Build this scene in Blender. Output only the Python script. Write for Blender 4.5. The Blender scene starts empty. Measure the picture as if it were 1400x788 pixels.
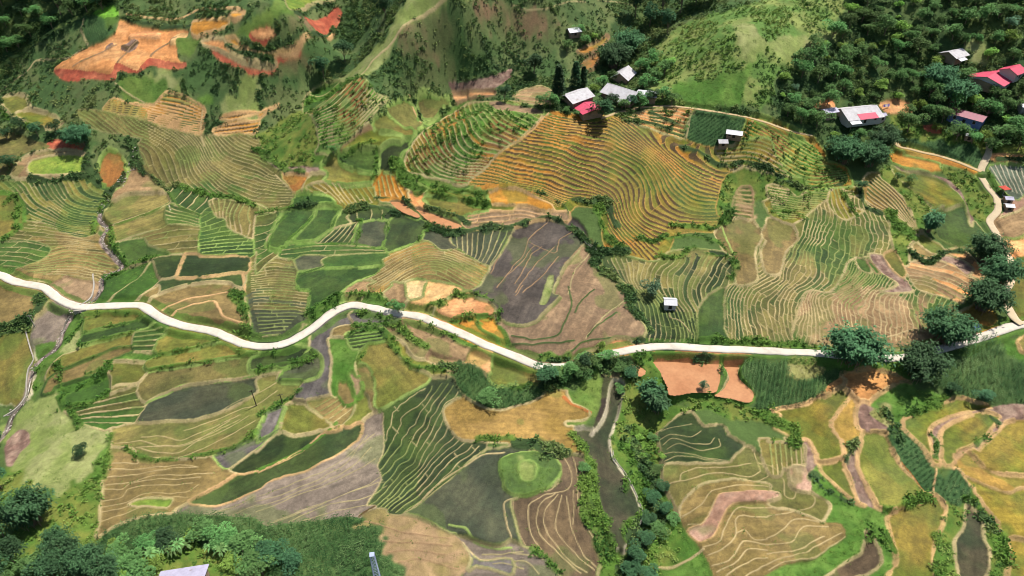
import bpy, bmesh, math, random
import numpy as np
from mathutils import Vector

random.seed(7)
RNG = np.random.default_rng(7)
SC = bpy.context.scene
COL = SC.collection
PI = math.pi

# ---------------------------------------------------------------- camera
CAM_Z, PITCH, FPX, CX, CY = 143.0, math.radians(38.0), 934.0, 700.0, 394.0
_c, _s = math.cos(PITCH), math.sin(PITCH)

def project(x, y, z):
    """survey-sheet coordinates of ground points (numpy)"""
    zz = z - CAM_Z
    d = y * _c - zz * _s
    up = y * _s + zz * _c
    return CX + FPX * x / d, CY - FPX * up / d

cam_data = bpy.data.cameras.new('camera')
cam = bpy.data.objects.new('camera', cam_data)
COL.objects.link(cam)
cam.location = (0, 0, CAM_Z)
cam.rotation_euler = (PI / 2 - PITCH, 0, 0)
cam_data.sensor_width = 36.0
cam_data.lens = FPX / 1400.0 * 36.0
cam_data.clip_start, cam_data.clip_end = 1.0, 6000.0
SC.camera = cam

def lin1(c):
    c = c / 255.0
    return c / 12.92 if c <= 0.04045 else ((c + 0.055) / 1.055) ** 2.4
ALB = 0.50      # surface albedo for a tone seen in full sun in the survey
def alb(rgb, k=1.0):
    return tuple(min(0.9, lin1(v) * ALB * k) for v in rgb)
# ---------------------------------------------------------------- survey data
# Outlines of fields, bunds, tracks and hedges were surveyed sheet by sheet
# (sixteen map sheets A1..D4) and are put down on the ground by ground_at().
SHEET = {'P': (0, 0, 1.0)}
for row_, y_ in zip('ABCD', (0, 200, 390, 588)):
    for col_, x_ in zip('1234', (0, 350, 700, 1050)):
        SHEET[row_ + col_] = (x_, y_, 3.94)

SHEET['E1'] = (60, 0, 6.567); SHEET['E2'] = (260, 0, 6.305)
def pts(s):
    out = []
    sh = SHEET['P']
    for tok in s.replace(';', ' ').split():
        if ',' in tok:
            a, b = tok.split(',')
            out.append((sh[0] + float(a) / sh[2], sh[1] + float(b) / sh[2]))
        else:
            sh = SHEET[tok]
    return out

# ground styles: two sRGB tones as seen in full sun, patch size (m), wetness,
# plant cover (kind, density), per-paddy tone jitter
STYLE = {
    'scrub':     ((80, 110, 58), (120, 130, 78), 9, 0, ('shrub', 0.75), 0),
    'redscrub':  ((110, 122, 72), (150, 122, 90), 7, 0, ('shrub', 0.4), 0),
    'ltscrub':   ((100, 140, 62), (150, 162, 88), 7, 0, ('shrublight', 0.75), 0),
    'forest':    ((62, 92, 48), (96, 116, 60), 8, 0, ('shrub', 0.8), 0),
    'grass':     ((92, 126, 52), (122, 146, 66), 6, 0, ('grass', 0.35), 0),
    'brightgrass': ((84, 126, 46), (114, 150, 64), 5, 0, ('grass', 0.8), 0),
    'ltgrass':   ((140, 156, 82), (168, 172, 110), 7, 0, ('grass', 0.16), 0),
    'weedy':     ((84, 122, 44), (130, 140, 62), 4, 0, ('shrublight', 0.5), 0),
    'crop':      ((58, 92, 50), (76, 110, 62), 4, 0, ('corn', 0.8), 0),
    'corn':      ((70, 100, 52), (96, 122, 66), 6, 0, ('corn', 1.0), 0),
    'corndry':   ((140, 142, 78), (172, 166, 110), 4, 0, ('corn', 0.35), 0),
    'mudbrown':  ((160, 136, 84), (132, 114, 66), 9, .25, None, .10),
    'mudtan':    ((182, 150, 108), (158, 128, 90), 9, .1, None, .06),
    'mudpink':   ((166, 138, 104), (144, 118, 90), 12, .2, None, .05),
    'mauve':     ((144, 129, 112), (120, 107, 94), 8, .3, None, .07),
    'mauvedark': ((106, 95, 85), (84, 76, 69), 8, .4, None, .12),
    'greymauve': ((120, 112, 106), (98, 92, 88), 6, .4, None, .06),
    'brownred':  ((122, 102, 74), (96, 80, 60), 7, .3, None, .10),
    'olivebrown': ((136, 124, 70), (106, 106, 54), 10, .25, None, .12),
    'olive':     ((112, 116, 50), (134, 122, 58), 9, .3, None, .10),
    'oliveochre': ((152, 132, 52), (108, 118, 42), 9, .3, None, .07),
    'oliveyellow': ((160, 156, 66), (116, 124, 46), 7, .3, None, .05),
    'yellowgreen': ((150, 166, 68), (118, 148, 56), 6, .1, ('grass', .05), .05),
    'ochre':     ((212, 150, 62), (184, 124, 44), 9, .25, None, .08),
    'ochresoft': ((186, 148, 72), (156, 130, 56), 9, .2, None, .06),
    'ochredry':  ((178, 144, 82), (150, 122, 62), 6, .05, None, .05),
    'orange':    ((246, 184, 122), (236, 162, 98), 9, .1, None, .05),
    'orangepad': ((226, 166, 100), (210, 148, 86), 8, .1, None, .03),
    'tanorange': ((230, 174, 118), (212, 148, 96), 7, .1, None, .05),
    'sand':      ((228, 186, 126), (216, 170, 108), 6, .1, None, .03),
    'palesand':  ((224, 196, 140), (214, 182, 124), 6, .05, None, .03),
    'redsoil':   ((210, 122, 88), (192, 96, 70), 5, 0, None, .04),
    'rock':      ((176, 148, 128), (140, 110, 96), 2, 0, None, .04),
    'pinksoil':  ((206, 166, 140), (186, 142, 116), 3, 0, None, .04),
    'rust':      ((170, 112, 50), (140, 108, 48), 5, .35, None, .04),
    'green':     ((60, 90, 38), (82, 106, 46), 9, .25, None, .14),
    'greenbright': ((76, 112, 42), (62, 96, 36), 7, .15, ('grass', .1), .10),
    'limegreen': ((132, 190, 64), (110, 170, 54), 4, .0, ('grass', .3), .03),
    'dkgreen':   ((48, 66, 34), (66, 80, 40), 9, .3, None, .16),
    'dkgrey':    ((68, 76, 54), (90, 92, 66), 8, .4, None, .10),
    'mound':     ((96, 124, 58), (80, 104, 52), 4, .1, ('grass', .35), .0),
    'pinktan':   ((176, 146, 108), (150, 136, 82), 6, .0, ('grass', .06), .05),
    'rows':      ((122, 134, 112), (100, 112, 90), 4, .0, None, .0),
    'dark':      ((66, 56, 44), (52, 44, 36), 3, .2, None, .0),
    'pond':      ((186, 130, 86), (168, 112, 70), 9, .3, None, .0),
    'ponddark':  ((58, 68, 42), (86, 80, 58), 8, .2, None, .0),
}
EDGE = {  # bund tones
    'tan': (200, 178, 130), 'dim': (182, 168, 118), 'orange': (220, 176, 124),
    'brown': (164, 132, 98), 'grass': (160, 182, 98), 'green': (96, 138, 52),
    'red': (190, 104, 72), 'pale': (222, 206, 176), 'rust': (198, 118, 64), 'dkg': (66, 92, 44),
    'dk': (98, 78, 48), 'lip': (208, 160, 92)}

# zones, painted in order: (style, outline, bund tone or None, bund width m)
ZONES = []
def Z(style, outline, edge=None, w=.5):
    ZONES.append(dict(style=style, pts=pts(outline), edge=edge, w=w))
def T(style, outline, guides, edge='tan', w=.28, cross=0, wig=.22, riser=None, rw=.3, alt=None, dens=1.25):
    """a terraced slope: guides = ';'-separated 'level sheet x,y x,y ...'"""
    g = []
    for part in guides.split('/'):
        lv, rest = part.strip().split(' ', 1)
        g.append((float(lv), pts(rest)))
    ZONES.append(dict(style=style, pts=pts(outline), edge=edge, w=w, guides=g, cross=cross, wig=wig, riser=riser, rw=rw, alt=alt, dens=dens))

# ---- upper hills
Z('scrub', 'P -300,-250 1700,-250 1700,215 1380,215 1225,180 1130,190 1050,160 940,150 850,160 690,140 640,140 540,170 480,200 300,200 -300,260')
Z('forest', 'P -300,-250 160,-250 160,8 122,25 90,35 50,54 0,90 -300,230')
Z('ltscrub', 'P 882,150 895,70 930,35 1000,12 1165,-20 1150,20 1112,60 1088,88 1060,112 1052,150 960,142')
Z('forest', 'P 1700,-250 1170,-250 1160,10 1115,60 1092,88 1064,112 1056,150 1090,170 1140,190 1215,170 1240,165 1290,200 1350,205 1420,215 1700,240')
Z('forest', 'P 845,-250 1010,-250 1000,0 940,20 905,40 880,60 890,110 880,140 835,130 800,95 840,40')
Z('brightgrass', 'P 918,118 950,112 1005,98 1035,80 1015,125 1002,148 930,140')
Z('ltgrass', 'P 600,-60 670,-60 640,-5 565,30 545,55 530,75 510,100 470,138 440,152 418,137 470,105 500,80 530,45')
Z('redscrub', 'A2 860,80 1000,80 1060,190 960,330 820,330 760,260')
Z('redscrub', 'A2 1150,0 1379,0 1379,150 1200,130')
Z('redscrub', 'A3 0,60 240,80 250,200 120,210 0,150')
Z('ltgrass', 'A3 1180,120 1260,110 1330,180 1379,240 1300,330 1220,260')
Z('ltgrass', 'A4 200,180 400,150 330,230 210,300 60,300 0,230')
Z('ltgrass', 'A1 780,400 900,370 990,480 1040,520 960,500 860,450')
Z('grass', 'A1 640,440 880,430 900,560 830,570 700,545 620,480')
Z('ltgrass', 'A1 1200,540 1379,400 1379,640 1220,650 1180,600')
Z('crop', 'A1 455,100 520,90 600,150 560,210 510,235 450,190')
Z('limegreen', 'A1 500,75 560,35 615,25 645,85 600,110 560,100')
Z('grass', 'A1 560,105 645,95 600,155')
Z('orange', 'E1 85,620 250,520 400,430 540,370 640,290 690,165 800,210 900,240 1050,260 1170,260 1300,270 1290,320 1210,400 1210,530 1280,575 1270,600 1100,590 960,560 880,620 830,665 660,620 640,715 220,730 130,690')
Z('redsoil', 'E1 90,640 200,630 400,645 600,665 650,580 700,590 830,650 880,600 950,530 1100,550 1275,570 1275,605 1080,620 960,600 830,670 665,650 635,722 230,735 130,690')
Z('sand', 'E1 1180,290 1300,280 1290,320 1200,400 1130,390')
Z('rock', 'E1 690,430 760,380 850,350 830,430 760,470'); Z('rock', 'E1 545,425 600,385 625,415 560,455'); Z('tanorange', 'E1 760,290 900,260 1040,280 1030,350 860,340 780,360')
Z('redscrub', 'E2 760,550 930,490 1090,480 1000,560 760,690')
Z('grass', 'E2 420,230 700,30 840,0 860,120 700,220 560,260 480,320')
Z('ochre', 'E2 30,180 300,140 340,190 180,270 40,310', 'orange', .6)
Z('ochre', 'E2 340,120 400,90 470,90 440,140 380,170', 'orange', .5)
Z('redsoil', 'E2 150,400 330,470 480,540 670,580 750,530 700,645 520,645 470,590 380,585 230,510')
Z('orange', 'E2 80,350 180,310 290,320 310,390 400,470 520,520 700,545 745,515 725,555 660,580 480,550 330,480 150,400', 'tan', .5)
Z('redsoil', 'E2 700,490 760,470 950,410 940,480 770,530')
Z('ochre', 'E2 300,310 380,300 460,390 560,430 700,440 950,370 1240,280 1240,310 950,410 760,470 700,490 500,440 400,400 330,340', 'orange', .5)
Z('redsoil', 'E2 495,300 560,260 650,220 745,290 670,350 640,400 560,390')
Z('tanorange', 'E2 510,275 650,222 742,288 670,335 590,345')
Z('redsoil', 'E2 980,140 1250,60 1310,110 1270,210 1080,260 1010,190')
Z('redscrub', 'E2 840,190 980,140 1020,190 1080,260 940,290')
Z('yellowgreen', 'E2 840,-40 1260,-60 1240,15 1050,40 860,75', 'tan', .5)
Z('olive', 'A1 0,540 95,495 160,570 75,635', 'tan', .9)
Z('oliveochre', 'A1 90,625 170,580 340,650 300,690 200,690', 'tan', .9)
Z('brightgrass', 'A1 1060,530 1100,515 1150,530 1130,565 1080,560')
Z('grass', 'A1 960,200 1090,200 1050,260 1000,300 960,260')
T('ochre', 'A1 580,560 620,530 700,550 830,570 890,500 960,505 1100,580 1105,640 1085,730 900,690 700,640 560,600',
  '0 A1 560,600 700,640 900,690 1085,735 / 3 A1 590,560 740,600 900,650 1090,690 / 6 A1 600,530 800,570 950,600 1110,645 / 9 A1 880,500 980,515 1110,590', 'orange', .6, riser='dk', rw=.35)
T('ochre', 'A1 1180,640 1379,600 1379,720 1200,735 1150,700; A2 130,570 60,600 0,650',
  '0 A1 1150,730 1379,700 / 3 A1 1180,650 1379,610', 'orange', .6, riser='dk')
T('greenbright', 'A2 260,560 330,470 450,440 640,500 720,530 620,640 540,720 480,780 340,780 330,660 270,640',
  '0 A2 350,780 480,760 600,660 720,540 / 4 A2 340,690 460,660 570,590 650,520 / 7 A2 330,640 430,600 500,520 / 11 A2 290,540 400,500 470,450', 'dim', .5, riser='green', rw=.5, alt='ltgrass')
Z('oliveochre', 'A2 490,780 620,680 700,700 770,750 760,800 480,800', 'brown', .6)
Z('olive', 'A2 620,670 720,600 830,690 790,720 720,720', 'grass', .9)
Z('olivebrown', 'A2 700,580 820,530 880,650 820,700 760,660', 'grass', .9)
Z('olivebrown', 'A2 880,510 960,515 1060,535 1050,570 1000,600 990,640 910,650 870,570', 'grass', .9)
Z('rock', 'A2 1040,450 1150,430 1250,420 1320,395 1379,370 1379,420 1300,470 1200,490 1060,490')
Z('tanorange', 'A2 1060,500 1140,490 1140,540 1080,560', 'brown', .6)
Z('tanorange', 'A2 1150,490 1280,480 1290,505 1200,520 1150,535', 'brown', .6)
Z('weedy', 'A2 20,720 240,600 320,650 340,780 320,820; B2 400,60 300,110 160,110 60,30 0,-20')
Z('rock', 'B2 60,40 110,120 160,120 280,110 380,130 400,160 280,160 150,150 60,90')
Z('ochre', 'A3 350,280 420,240 510,190 530,200 470,260 400,300', 'brown', .5)
Z('rust', 'A3 380,330 460,280 470,300 440,370 390,385', 'brown', .5)
T('mudtan', 'A3 0,520 60,480 160,460 220,490 220,560 100,560 30,540', '0 A3 0,540 100,555 220,560 / 3 A3 40,480 140,460 220,480', 'dim', .5)
Z('tanorange', 'A4 590,560 690,530 770,560 760,630 640,610')
Z('tanorange', 'A4 240,560 330,530 360,570 350,610 280,590')
Z('ltgrass', 'A4 1060,250 1140,230 1200,320 1110,340')
Z('weedy', 'A4 640,640 740,610 800,640 1000,720 1180,760; P 1400,200 1400,225 1350,210; A4 900,800 740,740')
Z('redsoil', 'A4 830,680 920,680 930,720 860,715')
T('crop', 'B4 700,-40 860,-30 1150,10 1150,60 1120,95 1000,60 860,10', '0 B4 700,-20 900,10 1120,90 / 4 B4 860,-30 1000,-10 1150,20', None, .0)

# ---- rounded orange spur and its slopes
Z('grass', 'P 540,240 548,215 560,195 600,160 640,136 700,138 760,160 740,180 700,210 640,262 590,262 560,260')
T('ochre', 'P 553,232 556,212 566,195 600,167 640,142 682,137 728,150 742,158 718,184 688,205 668,226 640,254 610,248 580,240 566,236',
  '0 B2 820,60 850,150 940,205 1080,240 1260,265 / 2 B2 850,0 890,80 960,140 1060,170 1150,190 / 5 A2 880,700 930,780; B2 960,50 1030,110 1130,140 1200,125'
  '/ 8 A2 1000,660 1050,740; B2 1060,20 1130,70 1240,90 / 11 A2 1090,600 1150,700 1250,770 1330,790 / 14 A2 1190,560 1260,640 1379,720 / 17 A2 1260,550 1379,620; A3 60,640',
  'tan', .4, riser='green', rw=.42, wig=.3, alt='grass', dens=1.25)
Z('mudpink', 'A2 1260,550 1379,560; A3 150,580 170,620 60,610; A2 1290,590', 'grass', .6)
MAIN = 'P 640,254 668,226 690,205 720,184 745,160 775,160 822,168 850,158 912,150 946,156 938,188 985,202 1040,232 1000,235 990,262 982,285 985,303 970,310 918,312 906,322 895,356 870,350 848,340 835,325 828,290 815,275 785,272 762,285 728,264 700,252'
T('ochre', MAIN,
  '0 B3 0,200 150,220 300,280 450,275 / 3 B3 0,100 200,130 400,215 520,270 570,330 580,400 680,500 760,600'
  '/ 6 B3 0,0 200,40 450,110 600,190 640,260 640,340 700,430 800,480 / 8 B3 250,-20 500,60 680,170 730,260 690,320 720,370 850,430 1100,430'
  '/ 10 B3 500,-10 700,90 780,230 820,310 950,375 1110,385 / 13 B3 620,-30 800,100 880,220 980,290 1130,310 / 16 B3 720,0 850,80 1000,200 1150,240'
  '/ 20 B3 850,20 1000,80 1160,140 / 14 A3 220,640 400,670 560,660 / 18 A3 600,640 800,690 930,750 / -5 B2 1260,270; B3 -40,260 100,270 300,350',
  'lip', .26, cross=30, riser='dk', rw=.36, wig=.45, alt='oliveochre', dens=1.4)
T('orange', 'A3 590,630 740,590 860,580 965,600 960,660 930,755 800,710 640,660',
  '0 A3 600,650 780,710 940,770 / 5 A3 720,590 850,590 970,620', 'dim', .5, riser='dkg', rw=.45)
T('ochre', 'A3 1290,640 1379,660; B4 0,-130 130,-70 230,-10 300,60 290,90 400,130 430,180 380,215 250,245 150,220 0,120 0,60; A3 1300,788 1210,760',
  '0 B4 0,110 150,205 280,235 430,185 / 3 B4 0,20 130,120 250,160 410,150 / 6 B4 0,-60 120,20 260,90 / 9 B4 20,-120 150,-40 290,40', 'grass', .6, riser='green', rw=.45, alt='olive')
T('oliveochre', 'P 978,196 1050,190 1062,215 1100,262 1140,258 1170,262 1140,290 1070,300 1045,262 1010,240 985,215',
  '0 B4 0,300 150,330 300,340 / 5 B4 0,220 200,260 340,270 / 9 B3 1100,60 1250,40 1379,90 / 12 B3 1160,-20 1300,-30 1379,-10', 'tan', .5, riser='green')
Z('crop', 'A3 975,610 1140,620 1250,640 1240,700 1170,788 935,760')
Z('weedy', 'B3 1150,160 1250,110 1379,150; B4 120,160 200,170 210,230 160,270 100,230 0,210; B3 1379,280 1290,300 1290,230 1220,230 1180,300 1120,380 1100,330')
T('pinktan', 'B3 1215,230 1290,230 1290,390 1180,390', '0 B3 1180,390 1290,395 / 6 B3 1215,225 1290,225', 'brown', .4, riser='dk', rw=.4)

# ---- middle slope, west of the spur
T('olivebrown', 'B1 740,0 760,-40 500,-100 410,-190 560,-190 1080,-60 1200,-60 1379,-60; B2 30,60 100,160 200,240 190,300 0,365; B1 1379,330 1130,265 960,210 900,240 840,190',
  '0 B1 790,0 830,120 910,220 / 3 B1 920,0 950,100 1000,200 / 5 B1 1010,60 1030,140 1130,240 / 8 B1 1080,90 1200,210 1379,300; B2 190,290 / 12 B1 1120,60 1240,150 1379,190; B2 180,230 / 16 B1 1200,20 1379,90; B2 100,160 / 2 B1 640,-140 720,-60 / 5 B1 760,-120 860,-60 / 8 B1 900,-100 1000,-30',
  'dim', .28, cross=16, wig=.3, alt='green')
Z('mudtan', 'B1 610,300 650,240 730,130 840,190 880,240 760,250 690,260')
Z('rust', 'B1 540,100 560,40 600,15 660,60 685,110 640,190 600,220 545,190', 'grass', .7)
Z('mudtan', 'B1 60,170 110,70 200,25 460,30 475,150 350,170 170,180', 'tan', .6)
Z('yellowgreen', 'B1 150,95 180,65 460,40 465,150 340,160 170,165', 'tan', .6)
Z('redsoil', 'B1 240,-10 300,-40 440,-20 440,15 270,15')
Z('olivebrown', 'A1 0,700 110,720 200,760 270,788; B1 200,20 100,60 50,150 0,180')
T('green', 'B1 -40,200 150,190 450,190 580,240 560,320 520,400 500,450 430,490 300,450 190,410 90,260 -40,280',
  '0 B1 60,270 120,340 230,400 360,435 500,460 / 3 B1 140,230 190,310 300,350 340,410 480,430 / 6 B1 240,220 290,310 400,360 500,380 / 9 B1 340,220 370,290 460,330 540,320 / 12 B1 440,200 480,270 560,280',
  'dim', .28, cross=14, alt='olive')
Z('olive', 'B1 -60,270 100,270 110,400 90,480 0,520 -60,530', 'green', .8)
T('olivebrown', 'B1 -40,530 90,470 190,400 300,450 430,490 500,500 520,540 590,600 600,660 540,710 480,730 430,725 330,700 240,690 120,670 -40,600',
  '0 B1 100,700 300,690 450,710 540,710 / 5 B1 180,640 330,600 480,610 600,640 / 8 B1 200,590 360,540 560,560 / 12 B1 150,460 300,480 500,520',
  'dim', .28, cross=10, wig=.4, alt='mudbrown')
T('green', 'B1 -40,520 130,510 190,510 270,540 240,600 90,660 0,640 -40,640', '0 B1 0,640 100,650 / 4 B1 0,520 180,510 260,550', 'dim', .28, cross=10)
Z('mudpink', 'B1 350,700 410,705 500,730 510,788 500,830; C1 430,115 400,120 360,80 330,60', 'brown', .5)
Z('green', 'B1 575,380 620,300 690,260 850,250 910,290 800,360 720,395 620,430 580,410', 'tan', .6)
ZONES[-1]['style'] = 'olivebrown'
Z('olivebrown', 'B1 590,460 630,435 720,400 900,310 890,360 880,430 760,470 650,515 600,510', 'dim', .5)
T('olivebrown', 'B1 640,525 760,475 870,440 1080,430 1090,520 1130,555 1000,565 910,570 840,590 700,640 660,590', '0 B1 640,640 900,590 1130,570 / 4 B1 640,510 870,440 1080,425', 'dim', .35, cross=30)
Z('green', 'B1 640,525 760,490 800,530 910,570 840,590 700,640 660,590', 'dim', .4)
T('green', 'B1 910,250 980,215 1140,280 1130,330 1070,370 950,320', '0 B1 940,210 900,260 / 4 B1 1150,290 1080,370', 'tan', .5)
T('green', 'B1 890,320 960,320 1080,380 1070,430 900,400', '0 B1 890,410 1080,440 / 4 B1 900,310 1090,370', 'dim', .4)
T('green', 'B1 1080,370 1130,330 1200,380 1230,440 1379,520 1379,580 1090,580 1080,450', '0 B1 1090,590 1230,580 1379,580 / 4 B1 1080,500 1200,480 1300,470 / 8 B1 1080,400 1150,340', 'grass', .4, cross=14)
T('olivebrown', 'B1 1140,290 1379,310; B2 110,380 50,520 30,560; B1 1379,500 1290,470 1230,430 1200,390 1160,380 1130,320', '0 B1 1120,300 1180,390 / 3 B1 1250,300 1200,370 1230,430 / 6 B1 1340,310 1300,380 1330,480; B2 0,400 / 9 B2 110,380 60,480 20,540', 'tan', .45, cross=18, alt='green')
Z('greenbright', 'B1 560,788 570,740 700,660 790,620 740,700 640,788; C1 560,100 530,100', 'tan', .6)
Z('green', 'B1 650,788 740,710 820,620 860,680 850,720 780,788; C1 720,95 590,105 570,95', 'tan', .6)
ZONES[-1]['style'] = 'greenbright'
Z('dkgreen', 'B1 830,610 970,590 985,600 945,700 860,710', 'tan', .6)
Z('dkgreen', 'B1 990,590 1040,580 1080,600 1270,585 1320,610 1345,670 1100,710 960,705', 'orange', .8)
Z('dkgreen', 'B1 860,730 1100,715 1300,680 1300,735 1250,735 960,760 900,788 860,790', 'tan', .6)
Z('mudbrown', 'C1 720,90 790,40 850,-5 860,35 800,75', 'tan', .5)
Z('mudbrown', 'C1 800,80 870,40 980,5 1160,-20 1240,-15 1230,20 1280,70 1290,120 1320,190 1300,240 1200,215 960,210 900,180 860,140', 'tan', .7)

# ---- B2: paddies beneath the spur
Z('olive', 'B2 370,170 400,110 470,100 620,160 600,200 470,210 400,200', 'grass', .8)
Z('green', 'B2 460,80 640,20 640,130 600,150', 'grass', .9)
Z('dkgreen', 'B2 680,20 740,-30 830,0 720,90 740,140 690,120', 'grass', .7)
T('ochre', 'B2 640,200 700,140 740,150 820,250 800,280 720,270 640,270', '0 B2 640,190 640,270 / 4 B2 740,150 800,280', 'tan', .45)
Z('pond', 'B2 725,300 790,295 880,380 860,390 780,350', 'brown', .5)
Z('orange', 'B2 830,250 870,270 910,310 890,320', 'brown', .4)
Z('pond', 'B2 865,335 960,360 1090,420 1100,440 1040,455 980,440 900,380', 'brown', .5)
Z('oliveochre', 'B2 870,180 950,230 1230,270 1240,300 1100,290 920,240', 'grass', .8)
Z('olive', 'B2 910,290 1080,290 1240,340 1190,360 1100,385 1050,340', 'grass', .9)
Z('ochre', 'B2 1250,265 1379,240; B3 60,240 120,270 220,320 180,350 80,320 0,310; B2 1260,305', 'orange', .6)
Z('oliveochre', 'B2 1240,315 1379,325 1379,350 1290,355', 'brown', .5)
T('mudpink', 'B2 1130,390 1240,350 1379,350; B3 80,325 180,355 280,385 190,370 60,400 0,425; B2 1379,430 1200,440', '0 B2 1130,440 1379,440; B3 60,400 / 3 B2 1130,380 1250,350; B3 0,335 180,355', 'orange', .5, cross=20)
Z('rust', 'B2 150,160 290,150 300,180 240,240 200,250', 'orange', .6)
Z('oliveochre', 'B2 290,150 380,140 370,170 300,220 250,240', 'tan', .6)
Z('greenbright', 'B2 200,280 270,245 400,280 420,300 230,310', 'grass', .8)
T('oliveochre', 'B2 270,230 340,190 470,210 600,210 640,230 640,300 520,320 430,300 400,260', '0 B2 270,240 420,300 / 3 B2 400,200 470,300 / 8 B2 600,210 650,300', 'dim', .45, cross=12)
Z('green', 'B2 55,540 110,420 160,360 310,345 260,440 180,510 110,560', 'grass', 1.0)
Z('green', 'B2 330,345 400,340 440,360 410,440 340,500 220,510 290,400', 'grass', 1.0)
Z('green', 'B2 445,360 500,370 490,430 415,440', 'tan', .7)
T('dkgreen', 'B2 350,500 440,440 520,430 550,400 560,460 500,540 430,520 330,540', '0 B2 330,540 440,450 / 4 B2 500,540 560,430', 'dim', .45)
T('dkgreen', 'B2 500,370 600,345 700,350 730,375 680,400 560,410 500,400', '0 B2 500,360 500,410 / 3 B2 720,345 720,400', 'dim', .4)
Z('dkgrey', 'B2 550,420 690,400 690,500 640,550 530,540', 'grass', .8)
Z('dkgrey', 'B2 720,420 760,380 910,440 870,510 720,560 700,540', 'grass', .8)
ZONES[-1]['style'] = 'dkgreen'
Z('dkgrey', 'B2 910,450 1050,490 1090,550 990,560 910,510', 'tan', .6)
T('green', 'B2 140,560 200,530 420,530 620,545 700,560 500,580 240,600 140,610', '0 B2 140,610 400,590 700,570 / 2 B2 140,550 420,525 700,550', 'dim', .45, cross=22)
Z('dkgrey', 'B2 215,640 240,590 360,590 380,640 270,670', 'dim', .5)
Z('greenbright', 'B2 370,600 690,580 690,640 640,690 540,650 380,660', 'dim', .5)
ZONES[-1]['style'] = 'green'
Z('green', 'B2 215,740 240,690 350,660 530,655 690,640 690,700 560,720 470,788; C2 450,50 330,110 270,160 290,40 230,20', 'grass', .9)
T('mudbrown', 'B2 690,640 690,600 910,510 1000,560 1100,560 1240,640 1220,740 1060,740 900,700 800,720 760,740 690,760 560,730 640,690',
  '0 B2 690,600 860,530 920,505 1100,560 / 3 B2 600,730 700,680 800,610 960,570 1100,610 1240,680 / 7 B2 700,740 850,650 1000,630 1100,690 1200,740', 'dim', .38, cross=16, alt='ochredry')
T('dkgrey', 'B2 1100,560 1050,490 1200,470 1379,450 1310,580 1240,640', '0 B2 1080,500 1100,560 / 3 B2 1190,470 1180,600 / 6 B2 1340,460 1290,570 1240,640', 'dim', .4, alt='olive')
T('olivebrown', 'B2 0,380 130,370 50,520 100,590 0,690', '0 B2 0,700 100,600 / 5 B2 0,420 60,430 110,380', 'dim', .28, cross=14, alt='green')
T('olivebrown', 'B2 0,690 100,600 200,640 215,740 230,790; C2 290,40 265,160 220,170 160,250 80,285 20,270 0,180; B1 1350,700 1379,560',
  '0 B2 20,640 100,600 200,640 / 4 B2 0,720 100,700 210,720 / 8 C2 0,20 140,20 290,40 / 15 C2 0,170 120,170 240,170 / 19 C2 20,270 160,260', 'dim', .36, cross=16, wig=.4, alt='dkgrey')
Z('mudtan', 'B2 470,788 560,720 650,730 560,760 520,800; C2 470,40', 'dim', .4)

# ---- C/D west
Z('mudbrown', 'C1 -60,30 130,-10 220,50 220,110 150,165 60,190 -60,210', 'tan', .5)
Z('green', 'C1 -80,310 140,225 165,400 140,460 130,570 -80,600', 'pale', .5)
ZONES[-1]['style'] = 'olive'
Z('mauve', 'C1 330,120 390,150 330,210 290,290 190,320 180,250 250,180')
Z('grass', 'C1 190,330 290,300 330,220 440,160 440,270 350,370 280,440 200,600 180,600 200,420')
Z('ltgrass', 'C1 330,380 380,280 440,230 450,270 420,350')
Z('olive', 'C1 455,180 480,145 560,150 600,165 700,140 780,155 620,215 460,270', 'grass', .8)
Z('green', 'C1 460,275 620,220 800,180 830,200 740,245 620,270 430,340', 'grass', .8)
Z('olive', 'C1 430,345 600,290 730,250 740,300 720,320 580,340 480,400 330,470 330,430', 'tan', .5)
Z('mudbrown', 'C1 330,490 480,410 600,345 720,325 720,350 620,380 560,430 470,490 320,550', 'dkg', .6)
Z('brightgrass', 'C1 310,560 480,500 560,450 600,400 720,360 860,370 850,410 610,410 580,480 340,610')
Z('greenbright', 'C1 340,620 580,490 590,570 500,650 350,670', 'green', .7)
Z('olive', 'C1 600,430 640,410 775,410 800,460 750,530 640,545 595,570', 'tan', .7)
ZONES[-1]['style'] = 'olive'
T('green', 'C1 730,250 860,220 890,260 840,300 840,350 725,350', '0 C1 725,360 840,360 / 4 C1 730,240 870,215', 'tan', .5)
Z('olive', 'C1 890,265 1000,250 1180,260 1200,290 1020,345 860,370 840,340', 'grass', .7)
Z('olive', 'C1 860,375 1030,350 1180,310 1300,340 1320,370 1100,410 820,460 780,430', 'grass', .7)
Z('olivebrown', 'C1 810,470 1100,415 1379,370; C2 120,470 120,510 0,500; C1 1379,485 1180,510 980,540 840,620 770,630 740,580 600,590 620,560 760,540', 'tan', .5)
T('olivebrown', 'C1 340,680 600,590 750,540 740,590 770,640 780,650 700,745 430,740', '0 C1 430,745 700,750 / 4 C1 340,670 600,590 750,535', 'tan', .5, alt='greenbright')
Z('dkgrey', 'C1 800,640 960,560 1180,515 1379,490; C2 120,520 0,500; C1 1379,570 1080,725 760,745', 'tan', .4)
Z('olivebrown', 'C1 640,788 700,750 1080,730 1379,580; C2 0,500 120,470 120,510 230,540 100,640 30,690; D2 140,-30 80,30 0,80; D1 1350,40 1200,130 860,160 770,150 740,90 605,60 620,10', 'tan', .4)

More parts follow.
